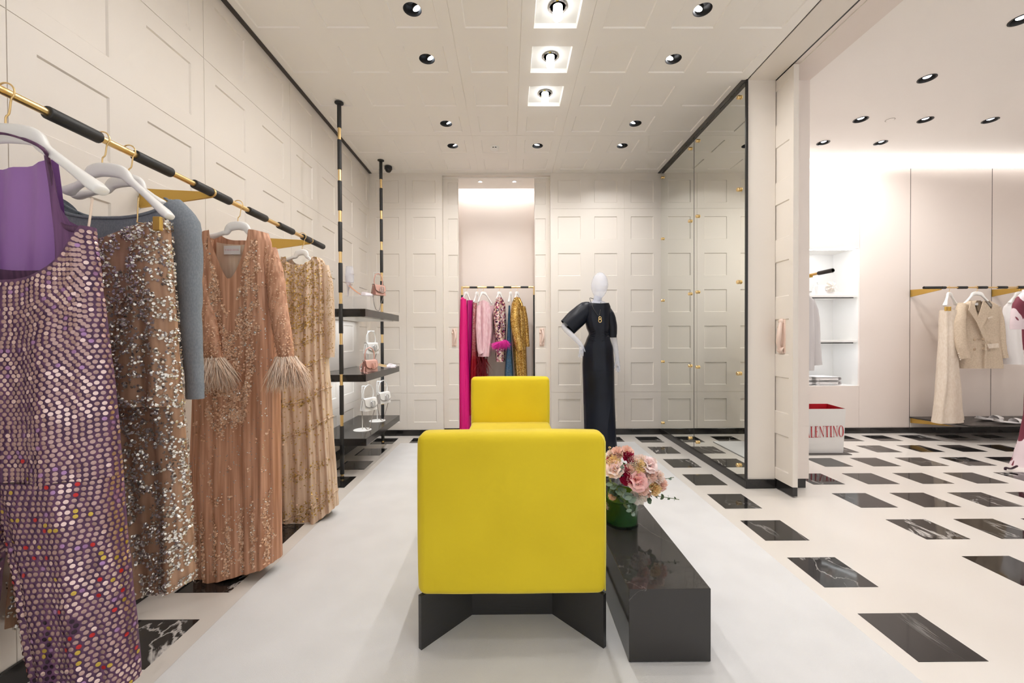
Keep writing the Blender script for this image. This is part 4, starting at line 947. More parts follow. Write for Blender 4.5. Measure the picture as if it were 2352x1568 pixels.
MB().tube(catmull([at(1181, 690, RY-.1), at(1186, 683, RY-.05), at(1194, 689, RY-.1), at(1200, 704, RY-.12)], 5), .014, 8, flat=.5).build('collar', 'goldsequin', g, 180)

# ------------------------------------------------------------------ mannequin in a navy gown
MY = 4.42
mq = empty('mannequin', (1.02, MY, 0), 'clear plastic mannequin in a long navy satin gown, hand on hip', 'mannequin')
def skin(name, verts, edges, radii, parent, m_, sub=2):
    me = bpy.data.meshes.new(name); me.from_pydata([tuple(Vector(v)-ORG[parent]) for v in verts], edges, []); me.materials.append(MATS[m_])
    o = bpy.data.objects.new(name, me); COL.objects.link(o); o.parent = parent; ORG[o] = ORG[parent]
    md = o.modifiers.new('skin', 'SKIN'); md.use_smooth_shade = True
    if not me.skin_vertices: bpy.context.view_layer.objects.active = o; bpy.ops.mesh.customdata_skin_add()
    for i, r_ in enumerate(radii):
        me.skin_vertices[0].data[i].radius = r_ if hasattr(r_, '__len__') else (r_, r_)
        me.skin_vertices[0].data[i].use_root = (i == 0)
    sb = o.modifiers.new('sub', 'SUBSURF'); sb.levels = sub; sb.render_levels = sub
    return o
V = lambda x, y, d=0: at(x, y, MY+d)
sv = [V(1374, 800), V(1376, 765), V(1376, 730), V(1375, 703), V(1372, 690), V(1371, 680)]
se = [(0, 1), (1, 2), (2, 3), (3, 4), (4, 5)]; sr = [(.12, .09), (.09, .08), (.12, .10), (.10, .06), (.045, .045), (.042, .042)]
def chain(pts, rad, root):
    k = root
    for p, r_ in zip(pts, rad):
        sv.append(p); sr.append(r_); se.append((k, len(sv)-1)); k = len(sv)-1
    return k
k = chain([V(1352, 703), V(1322, 726, -.02), V(1292, 750, -.03), V(1312, 768, -.08), V(1334, 790, -.10)], [.05, .045, .036, .031, .024], 3)
hk = chain([V(1336, 798, -.10)], [.025], k)
for q, (dx, dy, L) in enumerate(((-6, 22, 1), (-3, 25, 1), (1, 24, 1), (4, 20, 1))): chain([V(1336+dx*.5-2+q, 798+dy*.5, -.10-.008*q), V(1335+dx, 798+dy, -.09-.01*q)], [.0085, .0065], hk)
chain([V(1341, 800, -.11), V(1344, 808, -.10)], [.009, .007], k)
k = chain([V(1394, 705), V(1404, 740, .0), V(1410, 776, .02), V(1415, 805, .03), V(1418, 826, .03)], [.045, .042, .036, .030, .022], 3)
hk = chain([V(1420, 835, .03)], [.026], k)
for q, (dx, dy) in enumerate(((-5, 17), (-2, 20), (1, 20), (4, 17))): chain([V(1420+dx*.6, 835+dy*.5, .03-.012*(q-1.5)), V(1420+dx, 835+dy, .025-.012*(q-1.5))], [.0085, .0065], hk)
chain([V(1413, 838, .02), V(1411, 846, .01)], [.009, .007], k)
skin('body', sv, se, sr, mq, 'plastic')
# egg head turned slightly, with faint brow, nose and mouth relief
hc = V(1377, 656); hd = MB(); rs = []
for j in range(1, 24):
    ph = PI*j/24; zz = -math.cos(ph); row = []
    for i in range(32):
        a = 2*PI*i/32; c, s_ = math.cos(a), math.sin(a)
        wx = .088*(1-.20*max(0, -zz)**1.5); wy = .105*(1-.12*max(0, -zz))
        x = wx*math.sin(ph)*c; y = wy*math.sin(ph)*s_; z = .148*zz
        f = max(0, -s_)**6*math.exp(-(c/.22)**2)
        y -= f*(.016*math.exp(-((zz+.12)/.16)**2) - .006*math.exp(-((zz-.10)/.08)**2) + .006*math.exp(-((zz+.48)/.06)**2) + .006*math.exp(-((zz+.78)/.12)**2))
        row.append((x, y, z))
    rs.append(row)
hd.rings(rs); hd.xf(Matrix.Translation(hc) @ Matrix.Rotation(.35, 4, 'Z') @ Matrix.Rotation(.06, 4, 'Y')); hd.build('head', 'plastic', mq, 180)
MB().tube(catmull([V(1371, 712), V(1371, 700), V(1372, 690), V(1374, 680)], 5), [.05]*6+[.047]*6+[.046]*4, 24).build('neck', 'plastic', mq, 180)
MB().lathe([(.17, .0125), (.17, .0165), (.165, .02), (.02, .02), (.018, .1)], (1.03, MY, 0), 36).build('base_plate', 'chrome', mq, 40)
BD = Body(MY, [(696, 1352, 1398), (704, 1344, 1402), (730, 1342, 1402), (752, 1347, 1400), (766, 1353, 1397), (780, 1347, 1402), (800, 1339, 1408), (840, 1338, 1410), (900, 1340, 1411), (980, 1342, 1414), (1030, 1343, 1417)], .11, ((4, .006, .5), (9, .004, 1.)), top=lambda c, s_: -.012*(1-abs(c)) if s_ < 0 else .0, seed=61, sq=.9, d0=1.0)
gw = BD.mesh(96, 80).build('gown', 'navysatin', mq, 180)
sleeve([V(1362, 712), V(1346, 713, -.005), V(1322, 733, -.02), V(1304, 751, -.03)], [.07, .100, .108, .102], 1, .72, 28, .003).build('sleeve', 'navysatin', gw, 180)
sleeve([V(1388, 706), V(1399, 728), V(1404, 752, .01), V(1405, 775, .01)], [.055, .068, .064, .054], 2, .9, 28, .003).build('sleeve', 'navysatin', gw, 180)
# wrap panel edge and waist ruching
wp = []
for k in range(30):
    t = k/29; z_ = 850 + 190*t; p = V(1403 - 18*t**1.6 - 6*t, z_); wp.append((p.x, p.z))
rows = []
for (x, z) in wp:
    row = []
    for i in range(10):
        xx = x - .30*(i/9)*(1); xl, xr = interp(BD.tab, z); c = max(-1, min(1, (2*xx-xl-xr)/(xr-xl))); yy = MY - BD.depth*max(0, 1-abs(c)**(2/.9))**.5 - .012 + (.004 if i else 0); row.append((max(xx, xl-.002), yy, z))
    rows.append(row)
MB().rings(rows, False, False, False).build('wrap_panel', 'navysatin', gw, 180)
for s_, x0 in ((1, 1354), (-1, 1397)):
    for q in range(5):
        a = V(x0, 764+q*2.5); 
        MB().tube(catmull([V(x0, 763+q*3, -.075), V(x0+s_*7, 764+q*5-4, -.105), V(x0+s_*15, 764+q*7-8, -.118)], 4), [.004]*5+[.003]*3+[.0015], 6).build('ruching_fold', 'navysatin', gw, 180)
nk = empty('necklace', V(1377, 735, -.14), 'black cord necklace with gold pendant on the mannequin', 'necklace')
MB().tube(catmull([V(1372, 690, .06), V(1356, 684, .03), V(1356, 690, -.05), V(1365, 712, -.115), V(1375, 725, -.13), V(1379, 712, -.11), V(1380, 695, -.05), V(1377, 688, .02)], 6), .0032, 6).build('cord', 'black', nk, 180)
pc = V(1378, 733, -.132)
for dz, R_ in ((.012, .013), (-.014, .016)): MB().tube([pc + Vector((R_*math.cos(2*PI*i/24), -.001, dz + R_*1.15*math.sin(2*PI*i/24))) for i in range(25)], .0042, 8).build('pendant_link', 'gold', nk, 180)

# ------------------------------------------------------------------ vase and bouquet
VC = Vector((.575, 2.06, BZ))
vs = empty('glass_vase', VC, 'clear glass cylinder vase with green leaves inside, on the black bench', 'vase')
VR, VH = .083, .175
MB().lathe([(.001, .0), (VR, .0), (VR, VH), (VR-.004, VH), (VR-.004, .012), (.001, .012)], VC, 40, cap=False).build('glass', 'glass', vs, 60)
MB().lathe([(.001, .0125), (VR-.0045, .0125), (VR-.0045, .125), (.001, .125)], VC, 40, cap=False).build('water', 'greenwater', vs, 60)
for k in range(5):
    a0 = k*1.27
    MB().rings([[VC + Vector(((VR-.012)*math.cos(a0+u*1.3+zz*2), (VR-.012)*math.sin(a0+u*1.3+zz*2), .014+zz)) for u in (0, .2, .4, .6, .8, 1)] for zz in (0, .03, .06, .09, .12, .15)], False, False, False).build('lining_leaf', 'leafgreen' if k % 2 else 'leafbright', vs, 180)
rr = random.Random(23)
def orient(o, p, d, roll=0):
    q = Vector(d).normalized().to_track_quat('Z', 'Y'); o.matrix_world = Matrix.Translation(p) @ q.to_matrix().to_4x4() @ Matrix.Rotation(roll, 4, 'Z')
def petal_mesh(name, w_, h_, curl, m_):
    rows = []
    for j in range(6):
        t = j/5; row = []
        for i in range(7):
            u = i/6*2-1; ww = w_*(math.sin(PI*(.16+.72*t)))**.7; x = ww*u
            y = .25*w_*(1-u*u)*(1-.4*t) + curl*t**3 ; row.append((x, -y, h_*t - .12*h_*u*u*t))
        rows.append(row)
    return MB().rings(rows, False, False, False).mesh(name, m_, 180)
def rose(m_, size, label, group):
    r = empty('rose', (0, 0, 0), label, 'rose', group)
    pm = petal_mesh('petal', size*.46, size*.62, -size*.20, m_); pm2 = petal_mesh('petal', size*.34, size*.60, -size*.06, m_)
    for ring, (n_, rad, tilt, me, z0) in enumerate(((3, .05, .05, pm2, .16), (4, .13, .22, pm2, .10), (5, .20, .45, pm, .06), (6, .26, .80, pm, .0))):
        for k in range(n_):
            o = bpy.data.objects.new('petal', me); COL.objects.link(o); o.parent = r
            a = 2*PI*k/n_ + ring*.6; o.matrix_local = Matrix.Rotation(a, 4, 'Z') @ Matrix.Translation((0, size*rad*.55, z0*size)) @ Matrix.Rotation(-tilt, 4, 'X')
    MB().lathe([(.001, -.18*size), (.1*size, -.12*size), (.2*size, 0), (.16*size, .1*size)], (0, 0, 0), 10).build('calyx', 'leafbright', r, 180)
    return r
def carnation(m_, size, label, group, seed):
    r = empty('carnation', (0, 0, 0), label, 'carnation', group); q = random.Random(seed); rows_all = MB()
    for L, (R_, z0, lift) in enumerate(((.5, 0, .08), (.44, .07, .16), (.34, .13, .22), (.22, .18, .26), (.12, .22, .28))):
        n = 40; rs = []
        for j in range(4):
            t = j/3; rs.append([(size*R_*t*math.cos(2*PI*i/n), size*R_*t*math.sin(2*PI*i/n), size*(z0+lift*t*t) + size*.07*t*math.sin(i*2*PI*9/n+L) + size*.05*t*q.uniform(-1, 1)) for i in range(n)])
        rows_all.rings(rs, False, False)
    rows_all.build('bloom', m_, r, 180)
    MB().lathe([(.03*size, -.5*size), (.10*size, -.42*size), (.13*size, -.12*size), (.2*size, .05*size)], (0, 0, 0), 10).build('calyx', 'leafbright', r, 180); return r
BC = VC + Vector((.015, .0, .235))
spots = []
FP = [  # photo pixel, kind, colour, size, label
 (1412, 1077, 'r', 'rosepale', .072, 'pale pink rose beside the settee edge'), (1463, 1103, 'r', 'rosepink', .082, 'largest pink rose at the front of the bouquet'), (1489, 1068, 'r', 'rosepale', .07, 'pale pink rose at the upper right of the bouquet'),
 (1408, 1060, 'c', 'carnapricot', .062, 'apricot carnation above the rose beside the settee'), (1468, 1068, 'c', 'carnapricot', .066, 'apricot carnation at the middle of the bouquet'), (1505, 1121, 'c', 'carnapricot', .06, 'apricot carnation at the right rim of the bouquet'),
 (1441, 1096, 'c', 'carncrimson', .062, 'crimson carnation left of the largest rose'), (1436, 1080, 'c', 'carncrimson', .045, 'small crimson carnation at the centre of the bouquet'), (1445, 1048, 'c', 'carncrimson', .05, 'crimson carnation at the top of the bouquet'), (1402, 1056, 'c', 'carncrimson', .04, 'crimson carnation peeping out beside the settee top'),
 (1446, 1077, 'c', 'carnpeach', .05, 'peach carnation above the crimson one'), (1418, 1039, 'c', 'carnpeach', .06, 'peach carnation at the upper left of the bouquet'), (1440, 1036, 'c', 'carnpeach', .056, 'peach carnation at the very top of the bouquet'), (1404, 1044, 'c', 'carnblush', .05, 'blush carnation behind the settee corner'),
 (1456, 1057, 'c', 'carnblush', .056, 'blush carnation below the topmost crimson one'), (1474, 1055, 'c', 'carnblush', .05, 'blush carnation at the upper right shoulder'), (1494, 1088, 'c', 'carnpeach', .064, 'peach carnation right of the centre'), (1512, 1094, 'c', 'carnblush', .06, 'blush carnation at the far right of the bouquet'),
 (1519, 1110, 'c', 'carnpeach', .062, 'peach carnation at the rightmost rim'), (1484, 1100, 'c', 'carnblush', .05, 'blush carnation beside the largest rose'), (1478, 1122, 'c', 'carnpeach', .056, 'peach carnation below the largest rose'), (1469, 1139, 'c', 'carnwhite', .072, 'nearly white carnation at the vase rim'),
 (1406, 1139, 'c', 'carnpeach', .035, 'small peach bud hanging low beside the settee'), (1402, 1162, 'c', 'carnpeach', .045, 'lowest peach carnation in front of the vase'), (1489, 1135, 'c', 'carnpeach', .028, 'tiny peach bud under the right rim'), (1500, 1060, 'c', 'carnblush', .04, 'small blush carnation behind the pale right rose'),
]
for n, (px, py, kd, m_, sz, lab) in enumerate(FP):
    # place on the dome of the bouquet that faces the viewer
    u, v_ = (px-1452)/72, (1105-py)/72; dep = math.sqrt(max(.05, 1-min(1, u*u*.8+v_*v_*.8))); p = at(px, py, BC.y - .10*dep + (.02 if py > 1125 else 0))
    d = Vector((u*.9, -.75*dep-.25, .45+v_*.8))
    o = rose(m_, sz, lab, 'roses in the bouquet') if kd == 'r' else carnation(m_, sz*1.28, lab, 'carnations in the bouquet', n)
    orient(o, p - d.normalized()*sz*.2, d, rr.uniform(0, 6))
lm = {}
def leaf_disc(m_, w_=.5, l_=.6):
    key = (m_, w_, l_)
    if key not in lm:
        rows = []
        for j in range(6):
            t = j/5; ww = w_*math.sin(PI*(.05+.9*t))**.75; rows.append([(ww*u, l_*t, .10*abs(u)*ww + .08*t*t) for u in (-1, -.5, 0, .5, 1)])
        lm[key] = MB().rings(rows, False, False, False).mesh('leaf', m_, 180)
    return lm[key]
def sprig(pts, nleaf, size, m_, label, cat='eucalyptus', name='eucalyptus_sprig', grp='foliage in the bouquet', tip=.6):
    P_ = catmull(pts, 6); r = empty(name, P_[0], label, cat, grp)
    MB().tube(P_, .0016, 5).build('stem', 'stem', r, 180)
    me = leaf_disc(m_)
    for k in range(nleaf):
        t = (k+.6)/nleaf; p = P_[min(len(P_)-1, int(t*(len(P_)-1)))]; tg = (P_[-1]-P_[0]).normalized()
        for s_ in (-1, 1):
            o = bpy.data.objects.new('leaf', me); COL.objects.link(o); o.parent = r; sz = size*(1-(1-tip)*t)*rr.uniform(.8, 1.15)
            d = (tg*.5 + Vector((rr.gauss(0, .3), -.5+rr.gauss(0, .4), s_*.9+rr.gauss(0, .25)))).normalized()
            q = d.to_track_quat('Y', 'Z').to_matrix().to_4x4() @ Matrix.Rotation(rr.uniform(-1.1, 1.1), 4, 'Y')
            o.matrix_local = Matrix.Translation(p-P_[0]) @ q @ Matrix.Scale(sz, 4)
    return r
yb = BC.y
sprig([at(1478, 1128, yb-.03), at(1500, 1137, yb-.06), at(1530, 1142, yb-.08), at(1560, 1147, yb-.09)], 6, .034, 'eucdark', 'long eucalyptus sprig reaching right at the vase rim', tip=.45)
sprig([at(1505, 1098, yb), at(1522, 1100, yb-.02), at(1548, 1096, yb-.03)], 3, .028, 'eucalyptus', 'short eucalyptus sprig at the right side of the bouquet')
sprig([at(1428, 1110, yb-.06), at(1425, 1125, yb-.11), at(1440, 1138, yb-.13), at(1455, 1145, yb-.12)], 5, .05, 'eucalyptus', 'broad grey-green eucalyptus cluster at the front of the bouquet', tip=.9)
sprig([at(1432, 1140, yb-.10), at(1435, 1155, yb-.125), at(1445, 1170, yb-.125), at(1455, 1182, yb-.12)], 4, .042, 'eucalyptus', 'eucalyptus sprig drooping over the vase front', tip=.7)
sprig([at(1425, 1090, yb-.1), at(1428, 1078, yb-.11), at(1430, 1066, yb-.11)], 4, .030, 'eucalyptus', 'upright eucalyptus tip between rose and crimson carnation')
sprig([at(1400, 1095, yb-.05), at(1402, 1108, yb-.09), at(1414, 1118, yb-.10), at(1420, 1130, yb-.1)], 5, .042, 'eucalyptus', 'eucalyptus leaves under the rose beside the settee', tip=.9)
sprig([at(1398, 1110, yb), at(1405, 1125, yb-.05), at(1420, 1140, yb-.06), at(1450, 1146, yb-.05)], 6, .05, 'eucdark', 'dark eucalyptus filling the shade below the flowers', tip=.9)
sprig([at(1460, 1128, yb+.02), at(1480, 1140, yb-.02), at(1492, 1150, yb-.03)], 4, .040, 'eucdark', 'dark eucalyptus under the right rim of the bouquet', tip=.9)
sprig([at(1474, 1062, yb+.02), at(1480, 1052, yb+.02), at(1482, 1046, yb+.02)], 2, .026, 'eucalyptus', 'small eucalyptus tip at the upper right of the bouquet')
sprig([at(1404, 1048, yb), at(1402, 1036, yb), at(1400, 1026, yb)], 3, .024, 'carnapricot', 'budding twig at the upper left of the bouquet', 'twig', 'bud_twig')
sprig([at(1420, 1050, yb), at(1422, 1038, yb), at(1424, 1026, yb)], 3, .026, 'leafgreen', 'green leafy tip at the top of the bouquet', 'leaf twig', 'leaf_twig')
sprig([at(1440, 1080, yb+.02), at(1470, 1090, yb+.0), at(1490, 1110, yb-.01), at(1500, 1125, yb-.01)], 7, .045, 'leafgreen', 'deep green leaves between the flowers on the right', 'leaf twig', 'leaf_twig', tip=.9)
sprig([at(1440, 1080, yb+.02), at(1425, 1070, yb+.0), at(1412, 1066, yb-.01), at(1402, 1075, yb-.01)], 7, .045, 'leafgreen', 'deep green leaves between the flowers on the left', 'leaf twig', 'leaf_twig', tip=.9)

# ------------------------------------------------------------------ handbags, stands, shoes on the display shelves
def handbag(leather, edge, inner, label, strap_len=.20, handle=True, hardware='chrome', strap_path=None):
    """small flap bag, local frame: width along x, front to -y, base at z=0"""
    r = empty('handbag', (0, 0, 0), label, 'handbag', 'small flap handbags on the shelves'); W, D, Hh = .074, .036, .105
    MB().add([(-W, -D, 0), (W, -D, 0), (W, D, 0), (-W, D, 0), (-W*.94, -D*.45, Hh), (W*.94, -D*.45, Hh), (W*.94, D*.5, Hh), (-W*.94, D*.5, Hh)],
             [(3, 2, 1, 0), (4, 5, 6, 7), (0, 1, 5, 4), (1, 2, 6, 5), (2, 3, 7, 6), (3, 0, 4, 7)]).build('body', leather, r)
    for s_ in (-1, 1):
        x = s_*W; MB().add([(x, -D, .002), (x, D, .002), (x*.94, D*.45, Hh-.004), (x*.94, -D*.42, Hh-.004), (x+s_*.012, 0, .006), (x*.94+s_*.003, 0, Hh-.012)],
                          [(0, 4, 5, 3), (4, 1, 2, 5)] if s_ > 0 else [(3, 5, 4, 0), (5, 2, 1, 4)]).build('gusset', inner, r)
    rows = []
    for t in [k/12 for k in range(13)]:
        if t < .3: y, z = D*.55-(t/.3)*D*1.15, Hh+.004+.006*math.sin(t/.3*PI)
        else: u = (t-.3)/.7; y, z = -D*.60-D*.52*u-.003, Hh+.003-u*.075
        wd = W*(1.02 if t < .75 else 1.02-.5*((t-.75)/.25)**2.2)
        rows.append([(wd*q, y, z - (0 if t < .3 else .0)) for q in (-1, -.6, -.2, .2, .6, 1)])
    f = MB().rings(rows, False, False, False); f.build('flap', leather, r, 50)
    MB().tube([rows[i][0] for i in range(13)] + [rows[12][k] for k in range(1, 5)] + [rows[i][5] for i in range(12, -1, -1)], .0022, 5).build('flap_edge', edge, r, 60)
    e = MB(); y = -D*1.30-.006; zc = .058; n = 24
    o_ = [(.024*math.copysign(abs(math.cos(2*PI*k/n))**.5, math.cos(2*PI*k/n)), .030*math.copysign(abs(math.sin(2*PI*k/n))**.5, math.sin(2*PI*k/n))) for k in range(n)]
    e.tube([(p[0], y, zc+p[1]) for p in o_] + [(o_[0][0], y, zc+o_[0][1])], .0036, 6, cap=False)
    e.tube([(-.014, y, zc+.022), (0, y, zc-.024)], .0036, 6).tube([(.014, y, zc+.022), (0, y, zc-.024)], .0026, 6)
    e.build('emblem', leather if hardware == 'self' else hardware, r, 60)
    if handle:
        MB().tube(catmull([(-.055, 0, Hh), (-.062, 0, Hh+.05), (-.045, 0, Hh+.105), (0, 0, Hh+.128), (.045, 0, Hh+.105), (.062, 0, Hh+.05), (.055, 0, Hh)], 5), .0055, 8).build('top_handle', leather, r, 180)
    sp = strap_path or [(-W, .0, Hh-.012), (-W-.006, .004, .02), (-W*.8, .01, -.08), (-W*.35, .012, -strap_len), (.02, .012, -strap_len-.012), (W*.6, .01, -strap_len*.6), (W+.004, .004, .0), (W, 0, Hh-.012)]
    MB().tube(catmull(sp, 5), .0048, 6, flat=.4, upv=(0, 1, 0)).build('shoulder_strap', edge if not strap_path else leather, r, 180)
    return r
def bag_stand(base, h, arm, label):
    r = empty('bag_stand', base, label, 'bag stand', 'white bag display stands'); b = Vector(base)
    MB().lathe([(.085, .0), (.085, .004), (.08, .006), (.001, .006)], b, 36).build('base_disc', 'white', r, 40)
    MB().tube([b, b+Vector((0, 0, h))], .005, 10).build('post', 'white', r, 40)
    MB().tube([b+Vector((0, 0, h)), b+Vector((arm[0], arm[1], h))], .005, 10).build('arm', 'white', r, 40); return r
def put(o, loc, rz, sc=1.0, rx=0.0): o.matrix_world = Matrix.Translation(loc) @ Matrix.Rotation(rz, 4, 'Z') @ Matrix.Rotation(rx, 4, 'X') @ Matrix.Scale(sc, 4); return o
RZB = math.radians(64)
T1, T2, T3 = 1.512, .922, .348
bag_stand((-1.50, 4.47, T1), .46, (.07, 0, 0), 'thin white stand carrying the pink handbag, on the top shelf')
put(handbag('pinkleather', 'greyleather', 'pinkdark', 'dusty pink handbag hanging from a stand on the top shelf', .15), (-1.44, 4.45, 1.72), RZB, 1.02)
bag_stand((-1.50, 4.28, T2), .40, (.07, 0, 0), 'thin white stand carrying the white handbag, on the middle shelf')
put(handbag('whiteleather', 'greyleather', 'whiteleather', 'white handbag hanging from a stand on the middle shelf', .13), (-1.46, 4.26, 1.085), RZB, 1.02)
put(handbag('pinkleather', 'pinkdark', 'pinkdark', 'pink handbag sitting on the middle shelf with its strap laid out', .1, True, 'self',
            [(-.085, 0, .09), (-.11, .01, .06), (-.13, -.02, .008), (-.17, -.10, .005), (-.23, -.17, .005), (-.22, -.19, .005), (-.16, -.12, .005), (-.11, -.04, .006), (-.085, -.02, .05)]), (-1.37, 3.95, T2+.001), RZB, 1.0)
bag_stand((-1.445, 3.95, T3), .43, (.06, 0, 0), 'white disc based stand nearer the front on the lowest shelf')
put(handbag('whiteleather', 'greyleather', 'whiteleather', 'white handbag on the front stand of the lowest shelf', .165), (-1.378, 3.94, .545), RZB, 1.05)
bag_stand((-1.44, 4.38, T3), .43, (.06, 0, 0), 'white disc based stand nearer the back on the lowest shelf')
put(handbag('whiteleather', 'greyleather', 'greyleather', 'white and grey handbag on the rear stand of the lowest shelf', .165), (-1.372, 4.37, .545), RZB, 1.05)
def shoe(label, upper, inner, heel=.095, ankle=True, flat=False):
    """pump, toe towards +x, ground at z=0"""
    r = empty('shoe', (0, 0, 0), label, 'shoe', 'shoes on display'); L = .235
    zs = lambda t: heel*(max(0, 1-t/.62)**1.35 if t < .62 else 0) + .004
    wd = lambda t: .026 + .012*math.sin(PI*min(1, t*1.15))**2 - (.028*max(0, (t-.72)/.28)**1.6)
    ts = [k/20 for k in range(21)]
    MB().rings([[(t*L, -wd(t), zs(t)), (t*L, wd(t), zs(t)), (t*L, wd(t), zs(t)+.005), (t*L, -wd(t), zs(t)+.005)] for t in ts]).build('sole', upper, r, 40)
    MB().rings([[(t*L, -wd(t)*.9, zs(t)+.0055), (t*L, wd(t)*.9, zs(t)+.0055), (t*L, wd(t)*.9, zs(t)+.0065), (t*L, -wd(t)*.9, zs(t)+.0065)] for t in ts]).build('insole', inner, r, 40)
    up = []
    for t in ts[:6] if not flat else ts[:2]:
        a = t/.25; h = .055*(1-a*.6)
        up.append([(t*L+.004, wd(t)*math.cos(q)*1.04, zs(t)+.004+h*abs(math.sin(q))**.6*1.0) if False else (t*L-.004*(1-a), wd(t)*1.04*math.cos(q), zs(t)+.004+h*(.9 if abs(math.cos(q)) > .4 else 1)*min(1, abs(math.sin(q))*3+.0)) for q in [PI*k/10 for k in range(11)]])
    cnt = MB()
    # heel counter wraps the back of the foot
    rows = []
    for k in range(13):
        a = PI*.5 + PI*(k/12); x = .030 + .034*math.cos(a); y = .030*math.sin(a)
        top = (.06 if not flat else .025)*(1-.35*abs(k-6)/6)
        rows.append([(x, y, zs(x/L)+.002), (x, y, zs(x/L)+top*.5), (x-.004, y*.92, zs(x/L)+top)])
    cnt.rings(rows, False, False, False); cnt.build('heel_counter', upper, r, 180)
    toe = []
    for t in [.60+.39*k/9 for k in range(10)]:
        w_ = wd(t); h = .030*(1-((t-.60)/.45)**1.5)*(1 if t > .66 else .86)+.006
        toe.append([(t*L, w_*1.05*math.cos(PI*q/10), zs(t)+.004+h*math.sin(PI*q/10)) for q in range(11)])
    MB().rings(toe, False, True, False).build('toe_cap', upper, r, 180)
    if not flat: MB().tube([(.018, 0, heel+.004), (.014, 0, heel*.5), (.012, 0, 0)], [.016, .008, .0055], 10).build('heel', upper, r, 40)
    if ankle:
        zc = heel+.075; MB().tube([(.028+.036*math.cos(2*PI*k/24), .032*math.sin(2*PI*k/24), zc+.012*math.cos(2*PI*k/24)) for k in range(25)], .004, 6, flat=.5).build('ankle_strap', upper, r, 180)
        MB().tube([(.002, 0, heel+.05), (-.004, 0, zc)], .005, 6).build('strap_tab', upper, r, 180)
    return r
ac = empty('acrylic_riser', (-1.50, 3.96, T1), 'clear acrylic riser under the heeled sandal on the top shelf', 'riser')
MB().bbox((-1.60, 3.86, T1), (-1.36, 4.06, T1+.145), .003, 2).build('block', 'acrylic', ac, 30)
s1 = shoe('pale iridescent high heel standing on the clear riser, top shelf', 'iridescent', 'insole', .11); put(s1, (-1.595, 3.96, T1+.146), 0, 1.12)
MB().lathe([(.034, .12), (.038, .15), (.037, .19), (.033, .24), (.030, .262), (.001, .266)], (.028, 0, .0), 20).build('foot_form', 'plastic', s1, 60)
put(shoe('pale slingback flat with gold lining, nearer on the middle shelf', 'iridescent', 'goldleather', .035, False, True), (-1.46, 4.40, T2+.001), -.12, .98)
put(shoe('pale slingback flat with gold lining, farther on the middle shelf', 'iridescent', 'goldleather', .035, False, True), (-1.50, 4.56, T2+.001), -.05, .98)

# ------------------------------------------------------------------ right room: alcove and its contents
for n, (z, lab) in enumerate(((1.748, 'upper'), (1.166, 'lower'))):
    r = empty('alcove_shelf', (4.05, 5.34, z), '%s lit glass shelf in the white alcove' % lab, 'shelf', 'lit alcove shelves')
    MB().bbox((OX0, 5.16, z), (4.488, 5.55, z+.03), .002, 1).build('slab', 'white', r)
    MB().box((OX0, 5.15, z-.012), (4.43, 5.165, z)).build('front_rail', 'black', r)
    MB().box((OX0, 5.53, z-.035), (4.20, 5.548, z-.02)).build('rear_rail', 'brassmatte', r)
    lamp('AREA', 'shelf_glow', (4.1, 5.22, z-.02), 1.3, COOL, r, (.3, .2, -1), shape='RECTANGLE', size=.7, size_y=.04)
r = MB().box((OX0, 5.17, 2.362), (4.47, 5.20, 2.371)).build('led_strip', 'led', label='white light strip under the top of the alcove', cat='light strip')
lamp('AREA', 'shelf_glow', (4.1, 5.22, 2.355), 1.8, COOL, r, (.3, .2, -1), shape='RECTANGLE', size=.7, size_y=.04)
fb = empty('rosette_bag', (4.22, 5.33, 1.778), 'cream bag with a fabric rosette on the upper alcove shelf', 'handbag')
MB().bbox((4.10, 5.30, 1.779), (4.33, 5.38, 1.93), .02, 3).build('body', 'whitecloth', fb, 60)
for L, R_ in enumerate((.075, .058, .042, .026)):
    n = 26; MB().rings([[(4.25+R_*q*math.cos(2*PI*i/n), 5.29-.012*L+.012*math.sin(i*1.9)*q, 1.90+R_*q*math.sin(2*PI*i/n)) for i in range(n)] for q in (.2, .6, 1.0)], False, False).build('rosette_petals', 'carnwhite', fb, 180)
MB().tube(catmull([(4.12, 5.34, 1.92), (4.09, 5.33, 1.97), (4.03, 5.31, 1.88), (4.0, 5.30, 1.785)], 5), .003, 6).build('strap', 'whitecloth', fb, 180)
for q, a in enumerate(((.10, -.11), (.15, -.12))): MB().tube(catmull([(4.26, 5.285, 1.87), (4.26+a[0]*.6, 5.27, 1.83), (4.24+a[0], 5.25, 1.785)], 5), .005, 6, flat=.4).build('ribbon', 'carnwhite', fb, 180)
for n in range(2):
    for st_, x0, x1 in ((0, 3.66, 4.02), (1, 3.92, 4.31)):
        fd = MB(); z0 = .612 + n*.055; rows = []
        for j in range(9):
            a = -PI/2 + PI*j/8; rows.append([(x1-.02+.026*math.cos(a), y, z0+.026+.026*math.sin(a)*(.98+.03*math.sin(y*30))) for y in [5.19+.03*k for k in range(10)]])
        rows = [[(x0, p[1], p[2]) for p in rows[0]]] + rows + [[(x0, p[1], p[2]) for p in rows[-1]]]
        fd.rings(rows, False, False, False)
        nm = empty('folded_garment', ((x0+x1)/2, 5.3, z0), '%s white folded garment of the %s pile in the alcove' % (('lower', 'upper')[n], ('left', 'right')[st_]), 'folded garment', 'folded clothes in the alcove')
        fd.build('fold', 'whitecloth', nm, 60)
        for k in range(2): MB().bbox((x0+.005, 5.195, z0+.008+.02*k), (x1-.03, 5.455, z0+.024+.02*k), .006, 2).build('layer', 'whitecloth', nm, 60)
